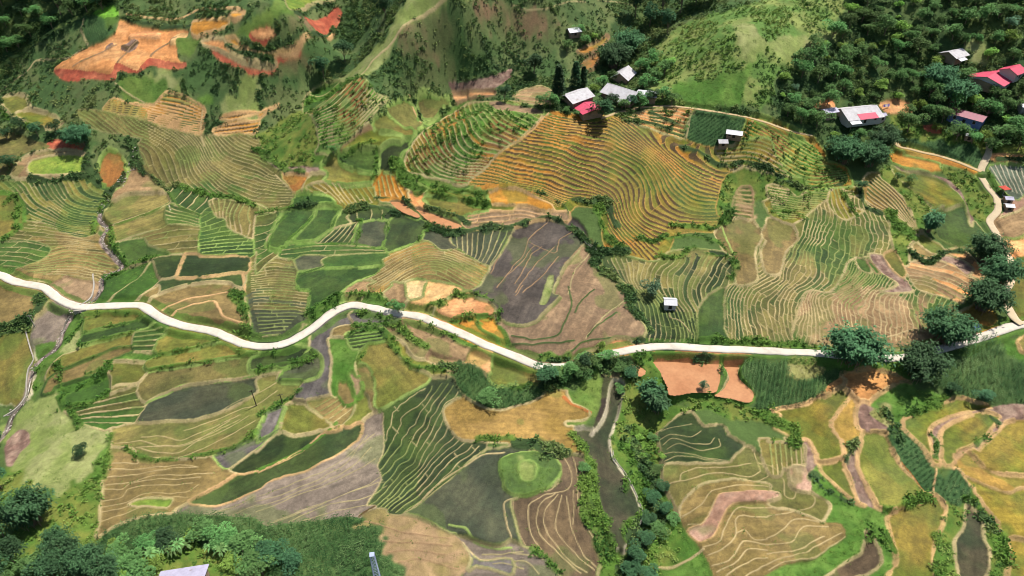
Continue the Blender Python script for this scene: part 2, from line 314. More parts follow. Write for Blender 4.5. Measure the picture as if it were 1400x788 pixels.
Z('mudbrown', 'D1 530,540 545,380 560,170 580,115 690,110 740,160 1150,160 1230,220 1270,240 1020,380 900,440 700,500', 'tan', .4)
Z('yellowgreen', 'D1 700,400 760,365 930,370 900,420 800,410')
Z('greymauve', 'D1 1170,150 1379,50; D2 0,20 140,-30 130,0 0,130; D1 1240,220', 'grass', .5)
Z('dkgreen', 'D1 1240,220 1379,110; D2 0,130 140,0 350,0 270,80 100,170 0,215; D1 1379,215 1300,240', 'tan', .5)
Z('dkgreen', 'D1 1020,380 1180,310 1290,250 1379,240; D2 80,230 190,165 400,10 520,0 560,-30 560,40 480,100 260,230 80,265 0,320; D1 1160,405 1040,400', 'orange', .5)
Z('mauve', 'D1 960,440 1020,400 1160,410; D2 0,330 110,270 260,230 470,130 560,60 600,-60 690,-70 690,130 650,200 690,250 720,290 640,410 560,470 320,490 60,510; D1 1379,460 1250,460')
Z('dkgreen', 'C2 0,380 140,370 240,390 220,430 0,470; C1 1340,470 1340,400', 'grass', .8)
Z('dkgrey', 'C2 120,510 300,390 340,440 320,490 200,520', 'grass', .8)
Z('greymauve', 'C2 490,135 420,160 360,220 350,300 370,350 385,400 370,480 340,530 240,550 240,600 330,605 400,575 415,400 410,340 390,290 400,230 520,200 500,160', 'tan', .5)
Z('greymauve', 'C2 500,150 560,165 620,190 700,190 760,175 740,200 640,215 560,220 530,200', 'tan', .5)
Z('mudbrown', 'C2 425,240 460,215 530,215 540,240 490,260 470,290 430,265', 'tan', .5)
Z('brightgrass', 'C2 390,290 430,280 480,290 560,350 540,420 550,520 500,540 450,500 430,600 400,580 415,400')
T('dkgreen', 'C2 490,270 530,250 690,250 680,300 600,310 540,345 500,320', '0 C2 500,340 680,300 / 3 C2 490,260 690,245', 'grass', .6)
Z('olive', 'C2 545,420 600,320 680,305 740,340 760,400 900,500 880,540 780,600 720,630 650,650 640,500 590,430', 'grass', .5)
Z('mudbrown', 'C2 545,420 580,415 630,470 650,600 640,660 600,650 590,560', 'tan', .4)
Z('mudpink', 'C2 500,470 530,455 570,560 555,600 530,570', 'green', .7)
Z('mudbrown', 'C2 455,530 490,510 520,590 510,650 470,650', 'green', .6)
T('mudbrown', 'C2 300,640 420,600 480,650 520,660 440,740 350,690', '0 C2 440,740 520,660 / 4 C2 300,640 420,590', 'dim', .35)
Z('olive', 'C2 120,800 180,655 390,750 340,788; D2 300,20 200,30 140,5', 'tan', .7)
Z('olive', 'C2 580,590 610,600 620,670 570,720 440,790; D2 380,10 500,-20', 'tan', .4)
Z('greymauve', 'C2 10,788 70,680 140,665 110,788; D2 60,40 0,70', 'grass', .7)
Z('mudpink', 'C2 720,225 760,215 830,260 930,340 915,410 850,390 800,310', 'brown', .5)
Z('mudpink', 'C2 815,200 870,190 960,240 1010,310 1120,370 1110,390 1000,385 950,360 880,270', 'brown', .5)
ZONES[-1]['style'] = ZONES[-2]['style'] = 'mudtan'
Z('mudtan', 'C2 940,380 1080,410 1090,440 1000,440 930,410', 'brown', .4)
Z('oliveochre', 'C2 720,280 780,300 840,390 1000,460 980,475 860,440 800,370', 'tan', .7)
Z('tanorange', 'C2 1140,405 1240,380 1265,430 1260,480 1210,450', 'dim', .4)
Z('olive', 'C2 1260,490 1290,400 1379,420; C3 130,490 130,545 0,555; C2 1310,545', 'grass', .6)
Z('tanorange', 'C2 990,165 1060,60 1110,50 1260,100 1290,160 1240,180 1180,160 1080,175', 'dim', .5)
Z('mudtan', 'C2 730,-20 810,-5 820,80 770,50', 'dim', .4)
Z('palesand', 'B2 815,735 850,720 905,730 920,760; C2 915,30 900,60 860,80 820,80 810,20', 'dim', .5)
Z('sand', 'C2 915,-5 980,-25 1090,10 1000,70 920,115 830,100 880,75 905,60', 'dim', .4)
Z('ochre', 'C2 1060,210 1170,180 1200,230 1290,290 1270,310 1180,290 1120,260', 'green', .7)
Z('ochre', 'C2 1200,170 1260,170 1290,220 1379,290; C3 0,340 100,400 60,400 0,370; C2 1379,340 1290,280 1210,230', 'green', .7)

# ---- big bare fields in the middle
Z('mudpink', 'B3 380,535 420,570 450,600 460,660 600,740 610,800; C3 610,60 640,150 715,250 680,310 640,290 560,285 480,330 400,360 300,390 220,430 150,430 0,360; C2 1340,260 1290,160 1300,100; B3 100,700', 'dim', .5)
Z('mauvedark', 'B2 1220,720 1300,600 1379,470; B3 0,460 190,410 330,460 380,530 290,640 220,788; C3 260,60 150,190 90,220 0,220; C2 1330,190 1260,100 1190,60')
Z('ltgrass', 'C3 150,110 175,0; B3 190,700 225,700; C3 215,20 185,110')
Z('tanorange', 'C3 410,360 480,330 560,285 640,290 660,340 560,360 480,375', 'brown', .4)
Z('ochredry', 'P 606,565 624,545 655,555 700,563 740,552 768,542 797,555 806,563 798,573 774,577 775,590 793,606 796,621 760,613 730,598 700,598 640,602 624,598', 'tan', .6)
Z('dkgreen', 'C2 700,690 900,560 1010,530 1080,550 1080,590 1000,680 1050,788; D2 1060,20 1120,70 1220,90 1180,140 1140,190 820,450 720,440 650,410 600,410 680,270 650,200 690,120; C2 690,788', 'dim', .5)
T('dkgreen', 'C2 700,690 900,560 1010,530 1080,550 1080,590 1000,680 1050,788; D2 1060,20 1120,70 1220,90 1180,140 1140,190 820,450 720,440 650,410 600,410 680,270 650,200 690,120; C2 690,788',
  '0 C2 780,600 690,690; D2 690,0 680,100 / 4 C2 960,540 850,690 780,788; D2 750,60 660,200 / 8 C2 1040,560 960,680 900,788; D2 870,80 760,230 620,400 / 12 C2 1010,690 1050,788; D2 980,60 880,190 760,330 690,420 / 16 D2 1100,80 960,190 850,290 720,430 / 19 D2 1200,110 1080,200 800,450', 'tan', .3, cross=30, wig=.9, dens=.66)
Z('dkgrey', 'D2 820,460 1140,200 1220,140 1379,110; D3 200,130 250,160 265,230 190,310 0,370 10,480 80,630; D2 1379,620 1300,620 1150,540 1040,530 900,490', 'dim', .5)
Z('mound', 'D3 -60,150 60,110 200,130 250,160 265,230 190,310 60,350 -20,330 -50,250', 'grass', .6)
Z('ltgrass', 'D3 50,170 110,160 140,200 120,270 60,270 40,220')
Z('brownred', 'D3 10,370 190,335 250,280 290,140 330,130 380,150 370,310 400,450 490,590 490,720 420,800 250,800 120,650 60,620', 'dim', .4)
Z('mauve', 'D3 -300,600 -60,640 0,600 120,660 260,800 -200,800 -180,740')
Z('greymauve', 'D2 1130,620 1200,690 1379,700 1379,790 1250,740 1160,710', 'dim', .4)
Z('pinktan', 'D2 570,480 650,430 710,430 720,460 870,470 1040,560 1110,600 1160,700 1060,800 830,800 690,670 690,600')
Z('corn', 'D1 510,600 640,510 900,450 1250,465 1379,480; D2 60,510 300,490 490,470 560,480 620,520 690,590 680,650 740,740 840,830 0,830; D1 1100,700 900,650 700,700 520,680')
Z('ltgrass', 'C1 -20,800 130,650 170,610 300,600 340,670 420,740 560,788; D1 600,0 600,90 560,160 540,300 500,400 330,350 200,300 60,180 20,60')
Z('rock', 'D1 30,60 90,0 150,20 160,60 100,130 60,200 30,170')
Z('weedy', 'D1 -100,250 60,200 200,300 330,350 420,260 540,250 530,540 500,650 700,700 1000,620 1379,700 1379,900 -100,900')
Z('corn', 'D1 510,620 640,510 900,450 1250,465 1379,480 1379,560 1000,560 800,620 520,670')

# ---- ravine, ponds and the terraces east of it
Z('weedy', 'C3 620,380 760,370 830,560 860,650 1050,620 1100,680 920,690 800,788; D3 780,20 790,100 820,200 810,300 870,430 910,500 1010,640 1090,780 1100,830 480,830 490,720 560,660 690,500 690,440 540,120 520,0; C3 540,788 600,540 560,470')
Z('brightgrass', 'D3 930,560 1010,640 1090,780 1090,820 760,820 780,740 900,700')
Z('dark', 'C3 490,470 545,470 545,510 500,700 440,788; D3 370,30; C3 420,788 480,640')
Z('pinksoil', 'C3 490,450 540,445 600,510 590,530 545,500 500,490')
Z('grass', 'C3 300,560 470,500 500,500 470,640 400,740 300,760 290,735 400,720 420,680 330,630')
Z('corn', 'C2 1070,470 1140,420 1230,480 1290,550 1379,540; C3 130,560 220,520 130,620 0,660; C2 1290,680 1180,640 1090,560')
Z('corn', 'P 1005,492 1060,490 1110,492 1150,510 1135,525 1120,545 1085,555 1050,562 1030,565 1036,545 1012,520')
Z('corndry', 'P 1078,492 1118,490 1126,508 1110,520 1085,518')
Z('weedy', 'C3 960,610 1080,600 1180,620 1290,650; C4 0,680 70,690 0,740; C3 1100,690 1000,680 900,690')
Z('dkgreen', 'D3 780,20 820,0; C3 800,788 920,690 980,770 1000,788; D3 1090,0 1130,50 1230,100 1170,160 820,195 810,120 785,70', 'tan', .4)
Z('mudbrown', 'D3 820,200 1000,175 1170,165 1240,100 1320,160; D4 0,240 70,240 120,200 130,320 240,330 340,410 300,500 390,515 410,580 250,690 60,740 -60,790; D3 1100,820 1060,680 1010,640 910,500 870,430 840,320 810,300', 'tan', .4)
ZONES[-1]['style'] = 'olivebrown'
Z('mudbrown', 'D3 900,430 960,350 1060,270 1180,250 1310,270; D4 20,290 0,400 140,440 290,500 390,515 410,580 250,690 60,740 -60,790; D3 1100,820 1060,680 1010,640 910,500')
Z('pinksoil', 'D3 950,540 1030,500 1100,370 1140,330 1250,325 1379,330; D4 60,340 60,370 0,385; D3 1379,390 1200,390 1140,460 1100,560 1020,610 990,600', 'orange', .3)
Z('weedy', 'D4 0,60 90,60 160,90 190,90 190,190 110,210 90,200 40,100')
T('olive', 'D4 0,90 30,70 190,90 190,190 110,210 90,200 70,240 20,240', '0 D4 10,80 30,240 / 5 D4 190,80 190,190', 'tan', .45)
Z('rock', 'D4 150,70 210,60 260,170 240,290 200,270 195,190 190,90')
Z('pinksoil', 'D4 120,200 200,200 240,330 130,320')
Z('brightgrass', 'D4 240,220 280,190 460,390 590,430 660,460 690,690 640,830 0,830 -100,820 60,745 250,690 410,580 390,515 300,500 340,410 240,330')
Z('mudbrown', 'D4 520,560 560,555 600,650 600,730 500,800 270,810 480,680 515,620', 'tan', .5)
ZONES[-1]['style'] = 'brownred'
Z('oliveochre', 'C4 70,700 200,640 380,545 440,590 380,680 330,740 330,788; D4 370,60 330,160 270,165 200,50; C4 130,788 70,740', 'orange', .8)
Z('ochresoft', 'C4 350,720 450,600 480,700 490,788; D4 440,130 400,50; C4 360,788', 'orange', .7)
Z('brightgrass', 'C4 260,330 600,330 760,390 940,330 1000,420 800,530 700,480 560,450 450,462 300,470')
Z('orangepad', 'C4 410,500 450,475 560,460 660,470 700,490 690,530 560,620 490,630 440,590 400,545', 'orange', .8)
Z('orangepad', 'C4 320,540 410,500 410,540 380,550 300,600')
Z('rock', 'C4 480,640 540,640 650,780; D4 560,10 490,0; C4 470,700')
Z('corndry', 'C4 540,690 640,640 680,780 600,740')
Z('brightgrass', 'C4 540,640 720,520 800,550 1000,600 900,640 740,710 720,788 680,788 650,640')
Z('corn', 'C4 860,520 920,400 1200,270 1290,380 1379,400 1450,400 1450,640 1200,640 1000,580')
Z('brightgrass', 'C4 1250,290 1379,240 1450,240 1450,420 1340,400')
Z('olive', 'C4 1345,290 1400,260 1450,300 1450,370 1370,360', 'orange', .6)
Z('oliveochre', 'C4 730,720 820,700 960,640 1120,640 1150,660 1000,700 900,740 870,788; D4 870,160 840,150 740,0', 'orange', .9)
Z('rock', 'C4 870,788 900,740 1000,700 1150,665 1190,670 990,740 930,788; D4 920,150 880,150 870,60')
Z('oliveochre', 'C4 930,788 990,740 1180,670 1240,690 1200,788; D4 1110,80 1000,130 970,160 940,100', 'orange', .9)
Z('rock', 'C4 1150,660 1379,640 1379,715 1290,730 1240,788; D4 1130,110 1140,150 1100,100 1000,160 1000,130 1110,80; C4 1200,788 1240,700')
Z('oliveochre', 'C4 1240,800 1290,730 1379,715 1500,720; D4 1500,240 1379,230 1240,225 1140,160 1130,110', 'orange', .9)
Z('oliveyellow', 'D4 520,20 600,10 640,60 680,150 840,330 800,370 640,430 590,420 550,330 480,190 490,120', 'orange', .9)
Z('oliveochre', 'D4 285,190 400,180 440,260 490,380 460,390 300,240', 'orange', .7)
Z('rock', 'D4 400,180 430,130 500,40 480,190 550,330 590,430 540,420 490,390 440,260')
Z('ochresoft', 'D4 1020,180 1060,150 1090,160 1140,220 1240,260 1379,275 1500,290 1500,330 1379,310 1300,335 1200,310 1080,250', 'orange', .6)
Z('oliveochre', 'D4 1080,250 1200,310 1300,335 1379,310 1500,330 1500,610 1379,600 1250,575 1230,500 1130,350 1100,270', 'orange', .6)
Z('oliveochre', 'D4 650,480 700,460 880,370 950,390 950,500 910,590 930,830 640,830 690,690', 'orange', .8)
Z('oliveochre', 'D4 1285,590 1379,600 1500,620 1500,830 1270,830 1300,680', 'orange', .7)
Z('weedy', 'D4 905,340 1000,390 1080,390 1110,300 1130,350 1230,500 1250,575 1280,590 1300,680 1260,830 930,830 910,590 950,500 950,390')
Z('crop', 'D4 640,0 740,0 920,240 890,340 840,330 690,130')
Z('crop', 'D4 920,250 1010,200 1060,250 1105,320 1080,390 1000,390 905,340')

# ---- east: cell paddies under the road, olive pond field, plots
T('dkgreen', 'B3 510,620 560,600 760,630 950,590 1170,600 1200,700 1190,770; C3 1160,20 1150,60 1060,40 1000,140 990,325 740,295 760,250 640,130 640,20; B3 640,760',
  '0 B3 500,640 620,780; C3 640,100 / 4 B3 620,610 650,760; C3 760,100 760,280 / 9 B3 860,620 760,720; C3 860,130 960,280 / 13 B3 980,600 900,780; C3 980,150 980,320 / 18 B3 1160,610 1060,788; C3 1060,30', 'dim', .34, cross=13, wig=.6, alt='olivebrown', dens=1.15)
Z('green', 'C3 1060,40 1150,10 1140,100 1160,290 1010,330 1000,150', 'dim', .6)
T('green', 'B3 1300,620 1379,500; B4 160,490 200,380 330,290 420,260 540,310 660,380 740,440 790,600 720,700 560,600 440,620 400,700 330,788; C4 200,40 130,300 0,310; C3 1160,290 1150,60 1170,0; B3 1330,720',
  '0 C3 1150,290 1150,60; B3 1310,640 / 5 C3 1260,300 1250,100 1320,0; B4 60,700 / 9 C4 30,300 10,120 80,0; B4 130,600 200,500 / 13 C4 130,280 100,60; B4 240,700 250,540 330,400 / 17 B4 320,760 400,640 430,520 420,380 / 20 B4 500,600 560,480 500,340 / 24 B4 640,620 700,500 640,400 / 28 B4 760,640 780,500',
  'tan', .34, cross=7, wig=.8, alt='olivebrown', dens=1.15)
T('mudtan', 'B4 400,700 440,620 560,600 720,720 760,640 900,600 1000,580 1110,650 1080,740; C4 1060,20 1050,110 880,120 860,180 830,250 700,300 600,290 400,220 300,200 290,330 130,310 200,40; B4 330,788',
  '0 C4 130,300 160,160 220,0; B4 340,760 / 5 C4 280,200 260,60; B4 440,740 / 10 C4 420,210 400,80; B4 560,740 / 15 C4 600,290 560,120 640,0 / 20 C4 760,280 720,120 760,0; B4 780,680 / 26 C4 900,120 960,20; B4 940,640 / 30 C4 1060,60; B4 1080,700',
  'tan', .34, cross=6, wig=.9, alt='green', dens=1.2)
T('mudtan', 'B4 740,640 900,600 1000,580 1110,650 1080,740 1060,800; C4 1040,100 930,60 820,30; B4 780,740', '0 B4 740,720 900,760; C4 1000,100 / 6 B4 800,620 960,600 1110,680', 'tan', .35, cross=12, wig=.5, alt='orange')
Z('mudbrown', 'B3 1120,460 1180,390 1260,390 1330,480 1310,600 1330,720 1280,755 1200,750 1190,600', 'tan', .5)
Z('mudbrown', 'B4 -30,560 0,490 30,400 80,420 160,490 150,520 90,580 80,660 60,700 0,700 -30,640', 'tan', .5)
T('oliveochre', 'B4 340,240 410,235 430,330 520,350 410,400 330,330', '0 B4 340,240 340,330 / 4 B4 420,240 500,350', 'tan', .45)
T('ochredry', 'B4 540,210 600,160 720,270 820,420 800,460 720,400 660,380 540,310', '0 B4 540,310 700,390 800,470 / 4 B4 560,200 680,290 760,420 / 7 B4 600,150 730,270 830,420', 'tan', .5, riser='dk', rw=.3)
Z('weedy', 'B4 660,100 780,230 880,330 850,430 820,460 720,270 600,160')
Z('weedy', 'B4 660,380 720,400 790,460 830,500 760,540 760,640 700,640 660,480')
Z('olive', 'B4 670,120 760,130 900,160 1000,230 1070,320 960,350 940,330 880,330 780,230', 'dim', .6)
ZONES[-1]['style'] = 'oliveochre'
Z('green', 'B4 940,330 960,345 1070,315 1100,390 1090,510 1000,510 930,480 910,420', 'dim', .6)
ZONES[-1]['style'] = 'green'
Z('rock', 'B4 680,100 800,130 960,180 1050,260 1110,380 1090,440 1070,320 1000,235 900,165 760,135')
Z('ochre', 'B4 680,60 720,50 910,110 880,120 760,95', 'grass', .6)
Z('ochre', 'B4 710,15 800,10 1080,120 1060,145 900,80', 'grass', .6)
Z('weedy', 'B4 920,110 1080,150 1170,230 1240,300 1230,340 1180,400 1110,400 1050,250')
Z('oliveyellow', 'B4 800,500 820,485 930,560 880,580', 'tan', .6)
Z('mudbrown', 'B4 775,540 800,520 870,580 900,590 850,615 800,590', 'tan', .5)
Z('green', 'B4 470,600 540,620 550,690 490,660', 'tan', .5)
Z('greenbright', 'B4 530,610 560,630 600,690 570,690', 'brown', .5)
Z('rock', 'B4 540,580 640,600 740,720 780,788 600,788 700,750 600,680')
Z('olive', 'B4 620,590 680,560 750,690 710,710', 'orange', .6)
Z('rock', 'B4 890,610 960,590 1060,620 1110,660 1080,700 1000,640')
Z('rows', 'B4 1180,120 1240,100 1379,110 1500,120 1500,280 1340,285 1240,210', 'grass', .6)
Z('tanorange', 'B4 1215,40 1379,50 1500,60 1500,90 1250,85')
Z('pinksoil', 'B4 1260,280 1340,285 1379,260 1379,330 1240,390 1280,330')
Z('mudtan', 'B4 1230,400 1379,330 1500,280 1500,400 1379,460 1330,495 1270,450', 'tan', .6)
Z('orange', 'B4 1320,530 1379,500 1500,460 1500,580 1379,600 1350,600', 'grass', .6)
Z('olive', 'B4 1340,640 1379,615 1500,590 1500,800; C4 1450,200 1379,180 1290,80 1270,20', 'grass', .6)
Z('ochre', 'C4 1090,150 1150,120 1160,240 1120,260', None)
Z('pond', 'C3 755,370 820,360 1110,375 1120,440 1110,540 1080,600 960,610 850,630 835,560 800,460', 'green', .8)
Z('pond', 'C3 1130,378 1290,388 1225,440 1230,500 1300,590 1270,640 1180,620 1090,605 1145,560 1165,480 1130,420', 'green', .8)
Z('pond', 'C3 610,395 640,390 720,460 690,505 650,470', 'green', .6)
Z('ponddark', 'P 838,520 847,518 852,527 842,552 836,590 831,612 842,640 860,667 876,707 852,760 842,750 832,717 816,695 819,654 812,631 794,593 812,588 827,567', 'pale', .5)
Z('ponddark', 'D4 1075,410 1090,400 1160,470 1170,580 1200,650 1190,760 1150,830 1050,830 1010,600 1050,540', 'tan', .6)

# extra bunds and tracks drawn on the fields: (tone, width m, polyline)
LINES = []
def L(tone, w, s): LINES.append((tone, w, pts(s)))
for s in ('D1 560,210 780,210 980,185 1070,205', 'D1 560,250 780,232 950,200 1060,205', 'D1 560,290 700,275 860,240 1150,245', 'D1 555,312 650,310 700,280 860,262 1080,262',
          'D1 555,375 650,360 690,310 780,295 1040,290', 'D1 550,410 680,390 780,340 1000,340 1060,305', 'D1 545,440 690,410 730,375 860,355 1010,370', 'D1 540,490 680,450 760,415 900,430', 'D1 600,175 740,180 740,160'):
    L('tan', .26, s)
for s in ('D2 0,380 150,340 330,270 480,190 600,30', 'D2 0,440 170,370 350,310 520,230 640,160', 'D2 60,500 300,420 500,340 690,280', 'D2 170,490 400,400 600,370 700,300', 'D2 20,350 200,290 400,210 550,100 640,20',
          'D2 100,480 250,430 420,370 600,300 680,250', 'D2 240,490 420,440 600,410', 'D2 0,410 160,360 340,290 500,215 620,100', 'D1 1160,440 1300,390 1379,350', 'D1 1250,450 1379,400', 'D2 560,470 620,440 650,415'):
    L('dim', .22, s)
for s in ('D3 10,370 10,480 80,630', 'D3 190,340 90,400 100,540 160,660 260,788', 'D3 230,335 140,410 150,560 250,680 370,788', 'D3 245,340 180,430 190,560 290,700 400,788', 'D3 265,345 245,460 245,560 340,680 440,780',
          'D3 290,350 320,530 390,690 450,760', 'D3 330,320 330,520', 'D3 355,310 370,480 480,650', 'D3 280,140 320,230 300,310 190,340', 'D3 330,140 355,220 350,300', 'D3 250,280 200,320 60,350'):
    L('tan', .26, s)
for s in ('D3 0,670 80,680 160,710', 'D3 0,715 70,720 140,788', 'D3 -160,660 -40,670 60,660', 'D3 -100,720 -20,730 60,760'):
    L('dim', .34, s)
for s in ('D3 905,285 920,240 1000,200 1160,185 1290,170', 'D3 840,310 940,280 1060,225 1150,215 1270,245 1340,215', 'D3 900,430 960,350 1060,270 1180,250 1310,270 1379,240', 'D3 920,480 1010,420 1080,320 1200,290 1379,300', 'D3 950,520 1030,500 1090,380',
          'D3 1030,640 1120,600 1170,480 1220,410 1379,420', 'D3 1060,680 1140,640 1210,570 1220,460 1379,470', 'D3 1210,560 1260,540 1310,590 1379,590', 'D3 1080,740 1180,700 1250,600 1379,620', 'D3 1100,770 1200,720 1270,640 1379,650',
          'D3 1150,788 1280,700 1379,690', 'D3 1250,788 1379,720; D4 150,680 300,620 390,560', 'D4 0,585 80,540 150,495 290,505', 'D4 0,620 120,610 200,540 320,530', 'D4 0,670 130,660 300,590', 'D4 0,465 150,450 240,420 250,360 220,340',
          'D4 0,420 80,420 150,440', 'D4 0,755 60,730 240,690 340,640 410,580', 'D3 1379,190 1330,170; D4 80,240 90,350 140,370 150,330', 'D3 1310,110 1330,180 1340,215'):
    L('tan', .30, s)
for s in ('C1 860,140 1000,75 1100,55 1220,30', 'C1 905,180 1000,120 1150,85 1200,170 1300,215'):
    L('orange', .8, s)
L('tan', .5, 'C1 740,80 790,40 850,0'); L('orange', 1.2, 'B1 1310,680 1320,788'); L('orange', .9, 'B1 975,600 950,700')
for s in ('B3 190,410 90,490 70,580 0,650', 'B3 330,455 255,500 230,580 90,510', 'B3 230,545 120,650 20,788', 'B3 160,540 100,600 20,740', 'B3 120,530 60,620 -40,700', 'B3 250,600 170,690 60,788', 'B2 1310,580 1260,680', 'B2 1379,650 1300,760', 'C3 60,0 20,60', 'B3 380,530 280,640'):
    L('brown', .4, s)
for s in ('C3 300,0 320,100 290,200 250,280 120,305 0,290', 'C3 440,20 360,100 340,150', 'C3 560,150 500,190 440,240 410,290', 'C3 300,380 360,330 420,310 560,290'):
    L('dkg', .55, s)
L('dkg', .6, 'C3 0,330 150,330 330,310'); L('dim', .5, 'C3 400,300 480,180 600,90'); L('dim', .4, 'B3 420,570 340,660 300,788')
L('grass', .7, 'C1 780,645 900,590 980,545 1180,515 1379,485'); L('green', .8, 'D1 740,150 860,165 1100,140 1250,110 1379,20')
L('green', 1.3, 'D2 0,230 180,150 400,0 430,-40'); L('orange', .5, 'D2 20,235 180,160 380,20'); L('grass', .8, 'D2 0,110 60,60 130,0')
L('grass', .7, 'D2 1040,525 1130,540 1180,590 1300,635 1379,640'); L('tan', .5, 'D2 1120,605 1200,690 1379,700')
L('tan', .6, 'D2 820,455 900,380 1000,280 1140,200 1220,140 1340,110'); L('rust', 1.2, 'C3 280,600 340,645 420,685')
L('tan', .5, 'D2 1379,370 1335,400 1350,520 1379,600'); L('dk', .5, 'D2 560,475 640,420')
for s in ('D2 590,500 700,530 850,560 1040,590', 'D2 690,600 850,610 1060,630', 'D2 700,660 850,650 1020,670', 'D2 760,720 900,700 1080,740'):
    L('brown', .3, s)
L('tan', .8, 'B1 910,290 800,360 720,395 620,430'); L('pale', .5, 'B1 900,300 920,345')
# old dyke lines on the orange cut
L('brown', .8, 'E1 270,610 400,540 560,450 640,400'); L('brown', .8, 'E1 670,570 760,460 840,370'); L('brown', .9, 'E1 965,510 1020,440 1120,370 1180,320')
L('grass', 1.4, 'P -60,130 0,94 30,70 65,46 108,23 142,8'); L('dk', 1.6, 'A1 660,240 700,265 740,225'); 
L('tan', .8, 'P 0,125 20,110 35,98 48,83 73,81 96,79 115,66'); L('tan', 1.0, 'A1 480,235 440,170 450,100'); L('tan', .5, 'A1 620,450 720,520 780,560')
L('tan', 1.0, 'P 622,-10 590,15 555,35 535,60 510,85 490,105 465,130'); L('dim', .7, 'P 700,8 715,12 750,12 800,3'); L('dim', .6, 'P 800,-5 850,5 870,10')
L('orange', 1.6, 'A1 690,75 800,100 960,100 1060,60 1180,45 1270,40 1310,60'); L('tan', .9, 'A1 1090,600 1085,730 1100,788'); L('dkg', .5, 'A1 700,788 720,820 690,860')
L('orange', .8, 'P 750,155 720,185 688,205 668,226 640,252'); L('orange', .9, 'A2 830,520 850,600 890,670'); L('tan', .6, 'B2 100,160 190,240')
L('orange', .8, 'A3 1300,645 1230,750'); L('tan', .7, 'A3 965,600 935,755'); L('grass', .7, 'P 985,300 1003,350'); L('pale', .7, 'B3 380,485 420,530 455,550')
L('tan', .7, 'D3 770,745 860,740 960,690 1030,650'); L('pale', .5, 'D3 540,110 560,170 600,230 650,330 690,440 695,490'); L('tan', .4, 'C3 840,130 850,175 900,190 970,270')
L('tan', .5, 'C4 560,300 700,260 780,240 840,250'); L('tan', .8, 'C3 1130,420 1160,480 1140,560 1080,600'); L('orange', .5, 'D4 890,340 905,200')
L('orange', .6, 'C4 400,545 450,590 400,660 340,740'); L('rust', .5, 'D4 660,100 760,210 840,330')
for k in range(7):
    L('pale', .32, 'B4 %d,%d %d,%d' % (1195 + k * 27, 112 - k * 2, 1260 + k * 26, 215 + k * 12))
# hedges and thick growth: (kind, width m, density, polyline)
HEDGES = []
def H(kind, w, d, s): HEDGES.append((kind, w, d, pts(s)))
H('shrub', 3.2, 1.6, 'B2 200,320 400,325 500,350 600,322 720,345 860,400 1040,470 1180,450 1379,440; B3 0,430 190,380 320,440 400,500 470,580')
H('shrub', 3.2, 1.2, 'B3 470,580 450,640 560,720 640,788; C3 640,130 760,250 690,320')
H('weed', 1.6, .9, 'B2 0,370 200,320'); H('weed', 2.2, .9, 'B1 960,205 1130,265 1300,290 1379,330'); H('shrub', 2.0, 1.1, 'B1 740,100 840,180 900,235 960,205')
H('shrub', 3.0, 1.3, 'B1 720,60 700,130 640,200 590,260 570,310 535,380'); H('weed', 1.6, 1, 'B1 560,310 530,380 500,470'); H('weed', 1.4, .9, 'B1 600,450 620,560 690,650 640,690 540,720')
H('shrub', 1.8, 1.1, 'A1 660,95 760,125 880,140 1020,140'); H('shrub', 1.5, 1, 'A1 1010,95 1100,80 1200,70'); H('shrub', 2.2, 1.2, 'B1 160,185 300,185 460,170'); H('shrub', 3.4, 1.3, 'B1 470,50 490,150 540,190')
H('shrub', 1.5, 1.1, 'E2 890,120 1060,80 1260,25'); H('shrub', 1.4, 1.1, 'E2 480,330 540,400 640,425 800,375 1000,305 1240,240'); H('shrub', 1.5, 1.1, 'E2 310,390 400,450 560,490 700,510'); H('shrub', 3, 1.2, 'A1 200,700 280,720 330,710'); H('weed', 2, 1, 'A1 0,600 60,650 180,690')
H('weed', 2.2, 1, 'B2 880,170 950,220 1080,240 1240,250'); H('shrub', 2, 1.1, 'B2 920,330 1050,370 1140,420'); H('shrub', 2.2, 1.1, 'B2 790,280 860,340 900,380')
H('weed', 2.6, 1.2, 'B2 930,250 1060,275 1240,325'); H('weed', 4.5, .9, 'B2 760,100 800,170 900,260'); H('shrub', 2.2, 1.1, 'B3 80,230 180,260 280,320 310,380 320,430')
H('weed', 3.0, 1.1, 'B3 460,300 470,380 510,480 600,560'); H('shrub', 2.6, 1.1, 'B3 450,580 540,560 620,570'); H('shrub', 2.0, 1.2, 'B3 450,280 520,300 530,380 570,430'); H('shrub', 2.4, 1.1, 'B3 330,295 430,300')
H('weed', 2.4, 1.1, 'B3 860,430 980,430 1100,440 1170,350'); H('weed', 1.8, 1.1, 'B3 830,500 950,490 1100,510'); H('weed', 2.4, 1.1, 'B3 780,600 900,600 980,550 1080,590 1190,600'); H('weed', 3.4, 1, 'B3 1110,520 1180,580 1200,650 1180,720'); H('weed', 2.6, .9, 'B3 700,500 780,510 830,470')
H('shrub', 2.0, 1.2, 'B4 0,120 120,200 250,225 380,205 430,180'); H('shrub', 2.2, 1.2, 'B4 340,170 420,180 500,220'); H('shrub', 1.8, 1.2, 'B4 500,220 510,300 540,340 600,360'); H('weed', 2.0, 1, 'B4 410,260 440,320 480,380'); H('weed', 3.0, 1, 'B4 660,360 700,440 780,500')
H('shrub', 1.8, 1.2, 'B4 770,580 820,620 880,630 960,580 1040,570'); H('weed', 1.6, 1.1, 'B4 20,350 100,350 180,370 190,440 150,460'); H('shrub', 2, 1.2, 'A3 550,630 700,590 850,570'); H('shrub', 1.5, 1.1, 'A3 600,650 750,670 860,700'); H('shrub', 1.4, 1.1, 'A3 740,610 850,650 940,690')
